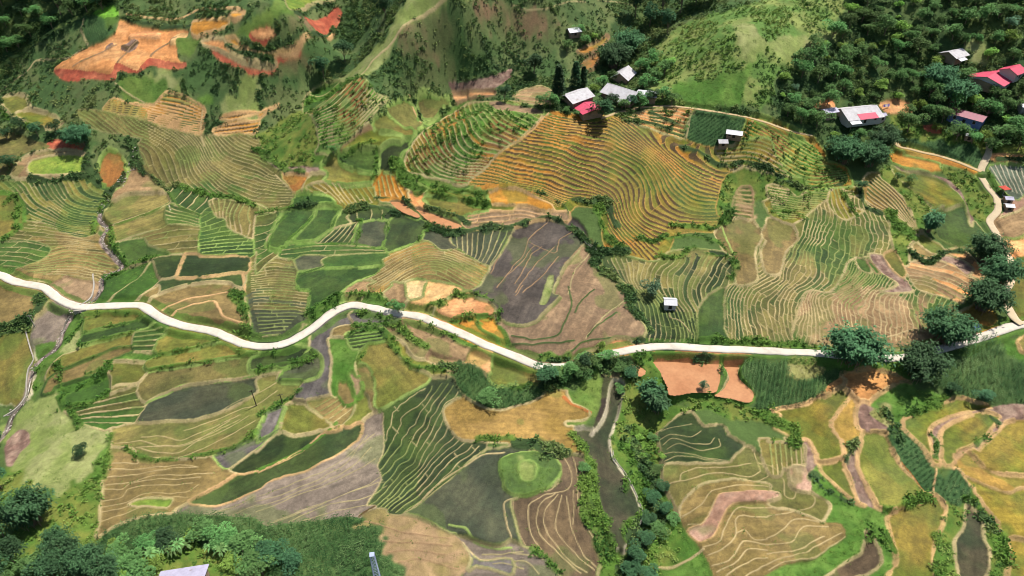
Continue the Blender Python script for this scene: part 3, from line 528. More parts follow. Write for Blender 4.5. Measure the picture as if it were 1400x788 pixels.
H('shrub', 1.6, 1, 'B3 900,10 1000,30 1100,90 1180,95 1260,80 1350,120'); H('weed', 2.4, 1, 'C2 0,330 130,370 250,260 330,160 420,100'); H('weed', 2.6, 1, 'C2 270,160 400,80 480,50 640,60 700,85'); H('weed', 2.0, 1, 'C2 520,120 640,170 740,160'); H('weed', 2.2, 1, 'C2 840,150 960,220 1100,300 1250,350 1379,400')
H('weed', 1.6, 1, 'C2 540,220 650,220 760,205 850,290 930,350'); H('weed', 1.6, 1, 'C2 700,270 780,380 860,450 1000,470'); H('shrub', 2.0, 1, 'C2 1000,440 1060,450 1100,430'); H('weed', 2.2, 1.0, 'C2 0,470 140,430 240,420 310,370'); H('weed', 1.8, 1, 'C2 30,690 150,620 230,580')
H('weed', 2.4, 1.1, 'C2 920,120 1000,100 1080,40'); H('weed', 2.0, 1.1, 'C2 1060,190 1160,165 1200,200'); H('weed', 2.2, 1.1, 'C2 1110,50 1200,60 1300,110 1310,190'); H('shrub', 3.2, 1.2, 'C1 240,30 220,130 150,190 40,235 0,250'); H('weed', 4, 1.1, 'C1 1260,40 1310,110 1340,200 1320,250')
H('weed', 1.4, 1, 'C1 440,170 380,280 310,360 210,420 200,560'); H('weed', 2.4, 1.1, 'C1 320,440 340,560 360,660 440,760'); H('weed', 1.8, 1.1, 'C1 340,660 480,640 580,580'); H('weed', 1.6, 1, 'C1 340,610 560,470 600,410'); H('weed', 2.2, 1, 'D1 600,30 590,90 560,130 540,250'); H('weed', 1.7, 1.2, 'D1 680,100 740,140 860,165 1100,140 1250,110 1379,20')
H('shrub', 3.0, 1.1, 'D3 20,60 100,70 200,100 300,110'); H('weed', 4.2, 1.1, 'D3 340,30 400,100 430,200 410,300 420,420 470,540 530,650 560,740'); H('weed', 2.4, 1.0, 'D2 1200,60 1300,55 1379,40'); H('weed', 1.4, 1, 'D3 110,650 180,700 260,788')
H('weed', 4, 1.2, 'C3 150,440 260,420 300,390'); H('shrub', 5, 1.3, 'C3 240,470 340,430 480,400 600,400 640,450'); H('shrub', 3.5, 1.3, 'C3 150,560 260,520 420,450 500,440'); H('weed', 3.0, 1.1, 'C3 660,370 760,440 830,560'); H('shrub', 2.0, 1.2, 'C3 1000,400 1110,400 1130,470')
H('weed', 3.6, 1.0, 'C3 740,290 860,310 1000,330 1150,310 1379,320; C4 0,330 280,340'); H('weed', 1.8, 1, 'D4 490,560 540,600 600,540 640,560 680,660'); H('shrub', 2.6, 1.2, 'D4 250,250 330,320 430,400'); H('weed', 2, 1.1, 'D4 640,440 760,390 860,360'); H('weed', 2.2, 1.1, 'D4 910,580 940,680 930,780'); H('shrub', 2, 1.2, 'D4 1130,400 1190,500 1230,570')
H('weed', 3, 1.1, 'D4 1240,580 1260,680 1230,780'); H('shrub', 1.5, 1.3, 'D4 470,40 440,110 410,170'); H('weed', 2.0, 1.1, 'C4 740,700 880,650 980,600'); H('shrub', 2.6, 1.2, 'C4 640,690 690,780; D4 720,60'); H('weed', 1.6, 1.1, 'D4 880,30 910,60 900,150'); H('shrub', 1.6, 1.1, 'C4 1200,700 1240,740'); H('weed', 1.4, 1, 'D4 1180,40 1120,80')
H('weed', 3, 1.1, 'C4 0,690 40,740 130,788; D4 130,60'); H('weed', 1.8, 1.0, 'B1 560,720 690,650 790,610 850,590'); H('weed', 1.3, 1, 'B1 20,300 60,270 90,280 100,400 90,460 20,510'); H('weed', 2.0, 1.0, 'B4 1190,150 1240,250 1250,290'); H('shrub', 2.2, 1.2, 'B4 1240,85 1379,80'); H('shrub', 1.6, 1.2, 'C4 1290,90 1379,190')
H('weed', 2, 1, 'B2 0,20 60,60 150,130 260,140'); H('weed', 2, 1, 'B2 440,90 520,30 640,-20'); H('weed', 1.5, 1, 'B2 650,20 640,150 630,180'); H('shrub', 1.5, 1.1, 'B2 640,280 720,280'); H('shrub', 3.5, 1.2, 'A3 80,570 230,580 300,600'); H('weed', 1.5, 1, 'B2 680,380 710,440 700,520'); H('weed', 1.3, 1, 'B2 560,400 550,500'); H('weed', 1.6, 1.0, 'B2 930,440 890,500')

ROAD = pts('P -60,360 0,375 22,385 60,393 78,408 100,420 117,423 150,420 190,417 205,425 225,438 250,447 290,452 310,460 335,470 360,474 385,472 405,462 430,445 455,425 480,415 505,420 540,428 575,432 605,445 640,462 680,480 715,495 738,505 770,506 800,497 825,487 850,482 880,476 910,474 960,478 1040,481 1120,484 1170,489 1210,491 1245,488 1285,477 1330,465 1360,455 1385,447 1470,436')
TRACKS = [  # (width m, tone, polyline)
    (2.6, 'pale', pts('P 1396,446 1386,437 1377,420 1370,408 1378,392 1383,378 1381,355 1365,330 1360,318 1352,303 1364,288 1362,270 1349,255 1340,238 1346,222 1352,208 1354,192')),
    (1.9, 'tan', pts('P 1340,238 1328,231 1310,222 1280,211 1248,203 1228,203 1220,186 1205,172 1192,163')),
    (1.6, 'tan', pts('P 822,163 845,154 880,147 920,145 960,151 1010,158 1045,166 1075,178 1110,188')),
]
STREAM = pts('P 184,205 178,232 163,253 150,266 145,278 136,293 138,304 147,311 138,327 149,342 158,352 166,365 142,375 137,383 135,400 118,420 96,431 84,451 76,474 61,486 46,499 38,522 33,545 15,565 5,590 -20,620')

for s in ('C1 455,270 620,217 700,190 790,165', 'C1 330,470 480,400 600,345 730,320', 'C1 820,460 1100,410 1379,365', 'C1 860,374 1020,347 1180,300 1320,365', 'C1 470,490 560,435 620,380 720,352', 'C1 450,200 560,160 700,140', 'C1 430,340 600,285 740,245',
          'C2 0,465 140,428 240,400 300,350', 'D2 20,60 60,45 130,-10', 'C2 480,290 540,250 690,245 740,280', 'C2 590,430 545,420 600,320', 'C3 0,560 130,548', 'C2 1180,160 1240,185 1290,160', 'D4 560,560 600,540 620,640'):
    H('weed', .9, .8, s)
for s in ('B2 60,560 110,425 160,365', 'B2 180,515 260,440 320,345', 'B2 410,440 440,365', 'B2 540,540 560,410', 'B2 690,540 700,400', 'B2 880,510 915,445', 'B2 215,740 240,690 350,655 380,640', 'B2 140,560 330,535 520,525 640,550', 'B1 580,420 640,430 800,360 910,295', 'B1 905,250 960,320 1075,375'):
    H('grass', .9, 1.0, s)

for s in ('D3 785,70 850,40 960,40 1010,0', 'D3 810,95 860,60 960,75 1060,70 1085,35', 'D3 830,120 900,85 1010,105 1120,80 1110,40', 'D3 810,145 900,130 1040,140 1170,155', 'D3 815,185 900,150 1040,150 1150,160', 'D3 800,20 880,-10 960,-30',
          'C1 760,745 1080,732 1250,640 1379,575; C2 120,515', 'D1 620,75 760,60 850,95 1000,82 1180,0 1290,-60', 'D1 760,40 870,45 980,60 1140,-10 1290,-90', 'D1 740,95 900,100 1010,85 1200,10 1340,-80', 'D1 740,95 830,125 970,130 1100,40 1230,-50',
          'C1 1000,788 1150,730 1300,655 1379,640; C2 110,560', 'D1 860,160 1000,145 1200,60 1379,-50'):
    L('tan', .26, s)

H('weed', 6.5, 1.1, 'D3 690,20 720,150 720,250 700,330 740,430 760,520 700,600 680,700 620,788'); H('shrub', 3.5, 1.3, 'D3 640,0 690,120 730,230 760,340 800,430 790,520'); H('shrub', 4, 1.3, 'D3 700,560 660,680 590,790')
# ---------------------------------------------------------------- base relief
def z_row(v):
    """trend of the ground height with the survey row (m)"""
    rows = [-200, 0, 50, 100, 170, 250, 320, 400, 450, 550, 650, 788, 900]
    yy = [392, 330, 309, 289, 262, 235, 208, 178, 162, 137, 112, 85, 66]
    y = np.interp(v, rows, yy)
    return CAM_Z - y * math.tan(PITCH + math.atan((v - CY) / FPX))
# (sheet x, sheet y, metres above / below the trend)
RELIEF = [
    (-200, 0, 6), (0, 0, 4), (60, 50, 2), (0, 100, -2), (0, 160, -1), (60, 160, 0), (170, 50, 5), (150, 100, 4), (250, 20, 4), (300, 60, 5), (90, 200, 2),
    (200, 160, 1), (280, 150, 0), (400, 30, 6), (350, 90, 3), (470, 70, -5), (430, 120, -4), (380, 170, -3), (560, 50, 5), (620, 0, 6), (500, 110, 5), (440, 160, 4), (410, 200, 1.5),
    (700, 60, -2), (640, 70, 0), (570, 150, -4), (620, 118, -5), (680, 120, -3), (600, 185, 0), (640, 165, 3), (700, 165, 4.5), (760, 140, 3), (740, 0, 2), (850, 80, -5), (880, 10, -5), (820, 60, -3),
    (560, 230, -1.5), (640, 220, 2.5), (720, 220, 3.5), (800, 220, 2.5), (880, 200, 3), (800, 140, 2), (930, 150, 3), (950, 100, 3), (1000, 50, 6), (1080, 40, 5), (1000, 180, 3), (1060, 220, 2), (960, 260, 1), (870, 280, 1.2), (860, 330, 0.5),
    (1000, 250, -1), (1140, 220, 1), (1150, 150, 1), (1250, 100, 2), (1200, 40, 3), (1350, 100, 4), (1300, 30, 5), (1400, 20, 7), (1600, 60, 8), (1380, 200, 3), (1300, 210, 1), (1320, 280, 0.5), (1240, 250, 0.5), (1400, 300, 2), (1500, 350, 3),
    (180, 240, -2.5), (140, 330, -2.5), (110, 420, -2.5), (50, 500, -3.5), (10, 580, -6), (-60, 640, -7), (0, 300, 1), (60, 230, 2), (-150, 300, 3), (250, 300, 0), (350, 250, -.5), (300, 370, 0), (0, 380, 0.5), (-150, 400, 1), (420, 280, -1.2), (500, 240, -1.8),
    (450, 340, -.5), (550, 330, -1), (560, 390, 1.8), (600, 380, 1.6), (650, 320, -1), (740, 310, -1), (820, 360, -1.2), (870, 430, -1), (760, 400, .8), (700, 450, .5), (820, 460, 0), (950, 400, 0), (1060, 420, .3), (1200, 400, .5), (1290, 380, .8),
    (200, 420, .3), (300, 460, .3), (420, 455, .3), (510, 425, .5), (640, 465, .2), (740, 505, -.5), (900, 478, 0), (1160, 488, .3), (1350, 460, 1), (1420, 440, 1.5),
    (250, 520, 0), (150, 600, .5), (100, 640, 1.5), (50, 700, 2), (350, 560, 0), (450, 560, -.8), (560, 520, .5), (650, 580, 0), (700, 640, 1.6), (600, 680, 0), (450, 680, .3), (250, 690, 1), (250, 770, 4), (400, 760, 3), (550, 770, 1.5), (100, 780, 3), (-100, 750, 4), (-50, 850, 6), (300, 860, 7), (500, 860, 4),
    (800, 560, 0), (770, 700, .6), (830, 640, -1), (850, 730, -2.5), (890, 600, -4), (890, 700, -6), (870, 788, -6), (870, 860, -7), (950, 530, -.3), (1000, 560, -.5), (950, 620, 0), (1000, 700, .5), (1000, 780, 0), (1090, 670, -.5), (1100, 760, -2), (1100, 860, -2), (1150, 560, .8), (1200, 620, .5), (1280, 560, 1), (1330, 620, .8), (1380, 560, 1.5), (1260, 720, -.5), (1330, 740, -1), (1390, 700, .5), (1500, 600, 2), (1500, 780, 1), (1350, 860, -1), (700, 860, 0)]
_pts = []
for u, v, dz in RELIEF:
    z = float(z_row(v)) + dz
    a = PITCH + math.atan((v - CY) / FPX)
    y = (CAM_Z - z) / math.tan(a)
    d = y * _c + (CAM_Z - z) * _s
    _pts.append(((u - CX) * d / FPX, y, z))
_P = np.array(_pts)

def rbf_fit(P, val, lam=1e-6, scale=100.0):
    n = len(P)
    Q = P / scale
    D = np.sqrt(((Q[:, None] - Q[None]) ** 2).sum(-1))
    K = np.where(D > 0, D * D * np.log(D + 1e-12), 0) + lam * np.eye(n)
    A = np.zeros((n + 3, n + 3))
    A[:n, :n] = K; A[:n, n] = 1; A[:n, n + 1:] = Q; A[n, :n] = 1; A[n + 1:, :n] = Q.T
    w = np.linalg.solve(A, np.concatenate([val, np.zeros(3)]))
    return Q, w, scale
def rbf_eval(F, x, y):
    Q, w, sc = F
    x = x / sc; y = y / sc
    out = w[-3] + w[-2] * x + w[-1] * y
    for (a, b), k in zip(Q, w[:-3]):
        r2 = (x - a) ** 2 + (y - b) ** 2
        out = out + k * 0.5 * r2 * np.log(r2 + 1e-12)
    return out
_RF = rbf_fit(_P[:, :2], _P[:, 2], lam=2e-3)

# coarse table of the relief (1.5 m), everything else interpolates it
HX0, HX1, HY0, HY1, HS = -460.0, 460.0, 20.0, 470.0, 1.5
_hx = np.arange(HX0, HX1 + HS, HS); _hy = np.arange(HY0, HY1 + HS, HS)
_gx, _gy = np.meshgrid(_hx, _hy)
_HT = np.empty_like(_gx)
# far outside the surveyed block hold the edge values so the spline cannot run away
_cx = np.clip(_gx, -330, 330); _cy = np.clip(_gy, 62, 350)
_HT[:] = rbf_eval(_RF, _cx, _cy) + np.maximum(_gy - 350, 0) * 0.45 + (62 - np.minimum(_gy, 62)) * 0.1
def relief(x, y):
    fx = np.clip((x - HX0) / HS, 0, len(_hx) - 2.001); fy = np.clip((y - HY0) / HS, 0, len(_hy) - 2.001)
    i = fx.astype(int); j = fy.astype(int); a = fx - i; b = fy - j
    return (_HT[j, i] * (1 - a) + _HT[j, i + 1] * a) * (1 - b) + (_HT[j + 1, i] * (1 - a) + _HT[j + 1, i + 1] * a) * b

def ground_at(P):
    """where the survey-sheet points lie on the relief -> (n,2) metres"""
    P = np.asarray(P, float)
    u = (P[:, 0] - CX) / FPX; v = (CY - P[:, 1]) / FPX
    dx, dy, dz = u, _c + v * _s, -_s + v * _c
    t = np.linspace(60, 620, 1200)[None, :]
    X = dx[:, None] * t; Y = dy[:, None] * t; Zr = CAM_Z + dz[:, None] * t
    below = Zr < relief(X, Y)
    k = np.where(below.any(1), below.argmax(1), 1199)
    tt = t[0]
    lo = tt[np.maximum(k - 1, 0)]; hi = tt[k]
    for _ in range(14):
        m = (lo + hi) / 2
        b = CAM_Z + dz * m < relief(dx * m, dy * m)
        hi = np.where(b, m, hi); lo = np.where(b, lo, m)
    return np.stack([dx * hi, dy * hi], 1)

# ---------------------------------------------------------------- noise
_TAB = RNG.random((8, 256, 256))
def vnoise(x, y, s, k=0):
    x = x / s + 31.7 * k + 512; y = y / s + 17.3 * k + 512
    i = np.floor(x).astype(int); j = np.floor(y).astype(int)
    a = x - i; b = y - j
    a = a * a * (3 - 2 * a); b = b * b * (3 - 2 * b)
    T = _TAB[k % 8]
    i0 = i & 255; i1 = (i + 1) & 255; j0 = j & 255; j1 = (j + 1) & 255
    return (T[j0, i0] * (1 - a) + T[j0, i1] * a) * (1 - b) + (T[j1, i0] * (1 - a) + T[j1, i1] * a) * b
def fbm(x, y, s, k=0, n=3):
    out = 0; amp = 1; tot = 0
    for o in range(n):
        out = out + amp * vnoise(x, y, s / 2 ** o, k + o); tot += amp; amp *= .55
    return out / tot
def hash01(a, b=0, c=0):
    h = (a * 73856093) ^ (b * 19349663) ^ (c * 83492791)
    h = (h ^ (h >> 13)) * 1274126177 & 0xffffffff
    return ((h ^ (h >> 16)) & 0xffff) / 65535.0

# ---------------------------------------------------------------- ground sheet
def axis(segs):
    out = [segs[0][0]]
    for (a, b, s0, s1) in segs:
        x = a
        while x < b - 1e-6:
            f = (x - a) / (b - a)
            x += s0 + (s1 - s0) * f
            out.append(min(x, b))
    return np.array(out)
XS = axis([(-430, -270, 5, .6), (-270, -185, .5, .28), (-185, 185, .26, .26), (185, 270, .28, .5), (270, 430, .6, 5)])
YS = axis([(40, 80, 2, .24), (80, 150, .21, .25), (150, 260, .25, .36), (260, 340, .36, .6), (340, 450, .6, 6)])
X, Y = np.meshgrid(XS, YS)
NY, NX = X.shape
H0 = relief(X, Y)
WX = X + 1.2 * (fbm(X, Y, 9, 0, 2) - .5) + .35 * (vnoise(X, Y, 2.2, 3) - .5)
WY = Y + 1.2 * (fbm(X, Y, 9, 4, 2) - .5) + .35 * (vnoise(X, Y, 2.2, 6) - .5)

ZI = np.full(X.shape, -1, np.int16)          # zone index
BAND = np.zeros(X.shape, np.int32)           # terrace level in the zone
CELL = np.zeros(X.shape, np.int32)           # paddy on that level
ZADD = np.zeros(X.shape)                     # terrace relief
LW = np.zeros(X.shape, np.float32)           # bund cover 0..1
LC = np.zeros(X.shape + (3,), np.float32)    # bund tone
RW = np.zeros(X.shape, np.float32)           # riser cover
RC = np.zeros(X.shape + (3,), np.float32)
LH = np.zeros(X.shape, np.float32)           # bund height
KINDS = ['none', 'shrub', 'shrublight', 'grass', 'corn', 'weed']
VD = np.zeros(X.shape, np.float32); VK = np.zeros(X.shape, np.int8)

def chaikin(p, closed, n=2):
    """smooth curve through the points (Catmull-Rom, kept from overshooting)"""
    p = np.asarray(p, float); N = len(p)
    if N < 3 and not closed: return p
    if closed: P0, P1, P2, P3 = np.roll(p, 1, 0), p, np.roll(p, -1, 0), np.roll(p, -2, 0)
    else:
        e = np.concatenate([p[:1] * 2 - p[1:2], p, p[-1:] * 2 - p[-2:-1]])
        P0, P1, P2, P3 = e[:-3], e[1:-2], e[2:-1], e[3:]
    L = np.hypot(*(P2 - P1).T)[:, None]
    m1 = (P2 - P0) * .42; m2 = (P3 - P1) * .42
    for m in (m1, m2):
        l = np.hypot(*m.T)[:, None] + 1e-9
        m *= np.minimum(1, L * 1.1 / l)
    k = 2 ** n
    out = []
    for i in range(k):
        t = i / k
        out.append((2 * t ** 3 - 3 * t ** 2 + 1) * P1 + (t ** 3 - 2 * t ** 2 + t) * m1 + (-2 * t ** 3 + 3 * t ** 2) * P2 + (t ** 3 - t ** 2) * m2)
    q = np.stack(out, 1).reshape(-1, 2)
    return q if closed else np.concatenate([q, p[-1:]])
def window(p, pad):
    i0, i1 = np.searchsorted(XS, [p[:, 0].min() - pad, p[:, 0].max() + pad])
    j0, j1 = np.searchsorted(YS, [p[:, 1].min() - pad, p[:, 1].max() + pad])
    return slice(j0, max(j1, j0 + 1)), slice(i0, max(i1, i0 + 1))
def inside(p, x, y):
    m = np.zeros(x.shape, bool)
    a = p; b = np.roll(p, -1, 0)
    for (x0, y0), (x1, y1) in zip(a, b):
        if y0 == y1: continue
        m ^= ((y0 > y) != (y1 > y)) & (x < (x1 - x0) * (y - y0) / (y1 - y0) + x0)
    return m
def stroke(p, w, fn, closed=False, pad=.6):
    """calls fn(window, distance to the polyline minus half its width) piece by piece"""
    p = np.asarray(p)
    if closed: p = np.concatenate([p, p[:1]])
    step = 5
    for k in range(0, len(p) - 1, step):
        c = p[k:k + step + 1]
        win = window(c, w / 2 + pad + 1.6)
        x = WX[win]; y = WY[win]
        if x.size == 0: continue
        d = np.full(x.shape, 1e9)
        for (x0, y0), (x1, y1) in zip(c[:-1], c[1:]):
            ex, ey = x1 - x0, y1 - y0
            L2 = ex * ex + ey * ey + 1e-9
            t = np.clip(((x - x0) * ex + (y - y0) * ey) / L2, 0, 1)
            d = np.minimum(d, np.hypot(x - x0 - t * ex, y - y0 - t * ey))
        fn(win, d - w / 2)
def resample(p, step):
    p = np.asarray(p, float)
    s = np.concatenate([[0], np.cumsum(np.hypot(*np.diff(p, axis=0).T))])
    n = max(2, int(s[-1] / step) + 1)
    t = np.linspace(0, s[-1], n)
    return np.stack([np.interp(t, s, p[:, 0]), np.interp(t, s, p[:, 1])], 1)
def srgb(c): return np.array(c, np.float32)
def bund(p, w, tone, closed=False, high=.22):
    c = srgb(EDGE[tone])
    def fn(win, d):
        wob = .75 + .5 * vnoise(X[win], Y[win], 3.0, 5)
        k = np.clip((.12 * wob - d) / .24, 0, 1).astype(np.float32)
        up = k > LW[win]
        LC[win][up] = c * (.9 + .2 * vnoise(X[win], Y[win], 4, 2)[up])[:, None]
        LW[win] = np.maximum(LW[win], k)
        LH[win] = np.maximum(LH[win], k * high)
    stroke(p, w, fn, closed)

NOFLAT = {'scrub', 'redscrub', 'ltscrub', 'forest', 'grass', 'brightgrass', 'ltgrass', 'weedy', 'pinktan', 'rock', 'redsoil', 'dark', 'pinksoil', 'mound', 'corn', 'crop', 'corndry', 'rows'}
for zi, z in enumerate(ZONES):
    p = chaikin(ground_at(z['pts']), True, 2)
    z['poly'] = p
    win = window(p, 2.0)
    m = inside(p, WX[win], WY[win])
    z['count'] = int(m.sum())
    if not m.any(): continue
    ZI[win][m] = zi
    LW[win][m] = 0; LH[win][m] = 0; RW[win][m] = 0; ZADD[win][m] = 0; BAND[win][m] = 0; CELL[win][m] = 0
    st = STYLE[z['style']]
    VD[win][m] = st[4][1] if st[4] else 0
    VK[win][m] = KINDS.index(st[4][0]) if st[4] else 0
    h = H0[win]
    if 'guides' in z:
        gp = []; gv = []
        for lv, q in z['guides']:
            g = resample(chaikin(ground_at(q), False, 1), 3.5)
            gp.append(g); gv.append(np.full(len(g), lv))
        gp = np.concatenate(gp); gv = np.concatenate(gv)
        F = rbf_fit(gp, gv, lam=3e-3)
        x = X[win]; y = Y[win]
        psi = rbf_eval(F, x, y)
        psi = psi * z.get('dens', 1.0) + z['wig'] * (2.6 * (fbm(x, y, 9, zi % 5, 3) - .5) + 2.2 * (vnoise(x, y, 26, zi % 6) - .5))
        gy_, gx_ = np.gradient(psi, YS[win[0]], XS[win[1]])
        hy_, hx_ = np.gradient(h, YS[win[0]], XS[win[1]])
        g = np.hypot(gx_, gy_) + 1e-3
        s = (hx_ * gx_ + hy_ * gy_) / (g * g)
        sm = np.median(s[m]); sg = 1.0 if sm >= 0 else -1.0
        s = sg * np.clip((np.abs(s) * .5 + abs(sm) * .5) * 1.15, .32, 1.8)
        s = np.sign(s) * np.minimum(np.abs(s), .32 / g)
        k = np.floor(psi); fr = psi - k
        rwf = np.clip(z['rw'] if z['riser'] else .18, 0, .6)
        R = np.clip((fr - (1 - rwf)) / rwf, 0, 1)
        fade = 1.0
        ZADD[win][m] = (s * (R - fr + .25))[m] * fade
        BAND[win][m] = k[m].astype(np.int32) + 50
        # bund on the lip of each tread
        wv = z['w'] * (.6 + .8 * vnoise(x, y, 5, 3))
        if sg > 0: dl = np.minimum(fr, 99) / g - wv
        else: dl = np.abs(fr - (1 - rwf)) / g - wv * .5
        kk = np.clip((.11 - dl) / .22, 0, 1) * (g < 2.2)
        if sg > 0 and not z['riser']: kk = np.maximum(kk, np.clip((.12 - (1 - fr) / g) / .3, 0, 1))
        # paddies along each tread
        if z['cross']:
            for lv in np.unique(k[m]):
                b = m & (k == lv)
                if b.sum() < 40: continue
                bx = x[b]; by = y[b]
                cx_, cy_ = bx.mean(), by.mean()
                C = np.cov(np.stack([bx, by]))
                w_, V = np.linalg.eigh(C)
                dx_, dy_ = V[:, 1]
                t = (bx - cx_) * dx_ + (by - cy_) * dy_ + 1.6 * (vnoise(bx, by, 6, 1) - .5) + .35 * (fr[b] - .5) / g[b]
                rr = np.random.default_rng(int(zi * 1000 + lv + 500))
                cuts = []; c0 = t.min() + rr.uniform(0, 1) * z['cross']
                while c0 < t.max():
                    cuts.append(c0); c0 += z['cross'] * rr.uniform(.5, 1.6)
                if not cuts: continue
                cuts = np.array(cuts)
                ci = np.searchsorted(cuts, t)
                cell = CELL[win]; tmp = cell[b]; tmp[:] = ci + 1; cell[b] = tmp
                dd = np.full(t.shape, 9.0)
                for c0 in cuts: dd = np.minimum(dd, np.abs(t - c0))
                kb = np.clip((z['w'] * .45 + .16 - dd) / .32, 0, 1)
                tmp = kk[b]; tmp = np.maximum(tmp, kb); kk[b] = tmp
        if z['edge']:
            c = srgb(EDGE[z['edge']])
            LW[win][m] = kk[m]
            tone = c[None, :] * (.86 + .28 * vnoise(x, y, 5, 2)[m])[:, None]
            gm = (vnoise(x, y, 11, 7)[m] > .62)[:, None]
            LC[win][m] = np.where(gm, tone * .55 + srgb(EDGE['green']) * .45, tone)
            LH[win][m] = kk[m] * .18
        if z['riser']:
            rr_ = np.clip(R * 40, 0, 1) * (fr > 1 - rwf)
            rr_ = rr_ * np.clip((fbm(x, y, 7, 2, 2) - .22) * 6, 0, 1)
            RW[win][m] = (rr_ * (1 - kk))[m]
            base = srgb(EDGE[z['riser']])
            mixr = np.clip((fbm(x, y, 12, 5, 2)[m] - .5) * 6 + .5, 0, 1)[:, None]
            other = srgb((84, 104, 46)) if z['riser'] in ('brown', 'dk') else srgb((150, 108, 62))
            base = base * mixr + other * (1 - mixr)
            RC[win][m] = base * (.8 + .4 * vnoise(x, y, 2.5, 4)[m])[:, None]
            if z['riser'] in ('green', 'dkg', 'grass'):
                vd = VD[win]; vk = VK[win]
                sel = m & (rr_ > .5)
                vd[sel] = .9; vk[sel] = KINDS.index('weed')
    else:
        if z['style'] not in NOFLAT:
            hm = h[m]
            rng_ = np.percentile(hm, 95) - np.percentile(hm, 5)
            k = .85 if rng_ < 3.5 else (.5 if rng_ < 7 else .25)
            ZADD[win][m] = np.clip((hm.mean() - hm) * k, -.8, .8)
            if z['style'] == 'ponddark': ZADD[win][m] = np.clip((np.median(hm) - hm) * .92, -2, 2)
            if z['style'] == 'pond':
                z['level'] = float(np.percentile(hm, 45)) - .05; ZADD[win][m] = z['level'] - hm
# paddies meet: narrow leftover strips go to the nearest field, then the seams become bunds
FIELD = np.array([z['style'] not in NOFLAT and 'level' not in z for z in ZONES] + [False])
lim = 1.0 + 2.6 * vnoise(X, Y, 14, 2)
cellw = np.maximum(np.gradient(XS)[None, :], np.gradient(YS)[:, None])
for it in range(12):
    free = (ZI == -1) & (it * cellw < lim)
    for dj, di in ((0, 1), (0, -1), (1, 0), (-1, 0)):
        src = np.roll(ZI, (dj, di), (0, 1))
        g = free & (src >= 0) & FIELD[src] & (ZI == -1)
        for A in (BAND, CELL, ZADD):
            A[g] = np.roll(A, (dj, di), (0, 1))[g]
        ZI[g] = src[g]
EW = np.array([z['w'] if z['edge'] else 0 for z in ZONES] + [0], np.float32)
ET = np.array([EDGE[z['edge'] or 'tan'] for z in ZONES] + [(0, 0, 0)], np.float32)
LVL = np.array(['level' in z for z in ZONES] + [False])
E1 = np.zeros(X.shape, np.float32); EC = np.zeros(X.shape + (3,), np.float32)
for dj, di in ((0, 1), (1, 0)):
    q = np.roll(ZI, (-dj, -di), (0, 1))
    df = (ZI != q)
    w0 = EW[ZI]; w1 = EW[q]
    pick = (w1 > w0) | ((w1 == w0) & (q > ZI))
    ww = np.where(pick, w1, w0)
    on = df & (ww > 0)
    E1[on] = np.maximum(E1[on], ww[on]); EC[on] = np.where(pick[..., None], ET[q], ET[ZI])[on]
CORE = E1 > 0
for need in (.34, .62, .95):
  wide = E1 >= need
  for dj, di in ((0, 1), (0, -1), (1, 0), (-1, 0)):
    g = np.roll(wide, (dj, di), (0, 1)) & (E1 == 0) & (vnoise(X, Y, 2.6, 4) > .22)
    E1[g] = np.roll(E1, (dj, di), (0, 1))[g]; EC[g] = np.roll(EC, (dj, di), (0, 1))[g]
def blur(A):
    B = A.copy()
    B[1:-1, 1:-1] = (A[1:-1, 1:-1] * 4 + 2 * (A[:-2, 1:-1] + A[2:, 1:-1] + A[1:-1, :-2] + A[1:-1, 2:]) + A[:-2, :-2] + A[2:, 2:] + A[:-2, 2:] + A[2:, :-2]) / 16
    return B
m1 = (E1 > 0).astype(np.float32)
mb = blur(m1); cb = blur(EC * m1[..., None]) / (mb[..., None] + 1e-6)
near = np.clip(cellw / .4, .8, 2.0)
k = np.clip(mb * 1.35, 0, 1) * np.clip(.8 + .7 * vnoise(X, Y, 9, 1), 0, 1)
tone = cb * (.86 + .28 * vnoise(X, Y, 4, 2))[..., None]
GREENISH = np.array([z['edge'] in ('grass', 'green', 'dim', 'dkg') for z in ZONES] + [True])
greenish = np.clip(blur(GREENISH[ZI].astype(np.float32)), 0, 1)[..., None]
gm = np.clip((fbm(X, Y, 8, 6, 2) - .5) * 8, 0, 1)[..., None] * (.12 + .6 * greenish)
tone = tone * (1 - gm) + (tone * .4 + srgb(EDGE['green']) * .6) * gm
cm = np.clip(blur(CORE.astype(np.float32)) * 1.6, 0, 1)[..., None]
sg_ = .08 + .42 * greenish
shoulder = tone * (1 - sg_) + srgb((92, 128, 50)) * sg_
tone = tone * cm + shoulder * (1 - cm)
up = k > LW
LC[up] = tone[up]; LW = np.maximum(LW, k); LH = np.maximum(LH, np.clip(k, 0, 1) * .2)

for tone, w, q in LINES:
    bund(chaikin(ground_at(q), False, 2), w, tone, False, .2)
HEDGED = np.zeros(X.shape, np.float32)
for kind, w, d, q in HEDGES:
    ki = KINDS.index(kind)
    def fn(win, dist):
        e = dist - (1.5 * (vnoise(X[win], Y[win], 3.5, 1) - .55) + 1.1 * (vnoise(X[win], Y[win], 11, 6) - .55)) * w * .55
        on = e < 0
        VD[win][on] = d; VK[win][on] = ki
        HEDGED[win] = np.maximum(HEDGED[win], np.clip(.5 - e, 0, 1))
        LW[win][on] = 0
    stroke(chaikin(ground_at(q), False, 2), w, fn)

# ---------------------------------------------------------------- heights
for _ in range(3): ZADD = np.where(LVL[ZI], ZADD, blur(ZADD))
Z = H0 + ZADD
_nof = np.isin(ZI, [i for i, z in enumerate(ZONES) if z['style'] in NOFLAT]) | (ZI < 0)
Z = Z + np.where(_nof, 1.1 * (fbm(X, Y, 7, 3, 3) - .5) + .9 * (fbm(X, Y, 22, 5, 2) - .5), .10 * (fbm(X, Y, 4, 2, 2) - .5))
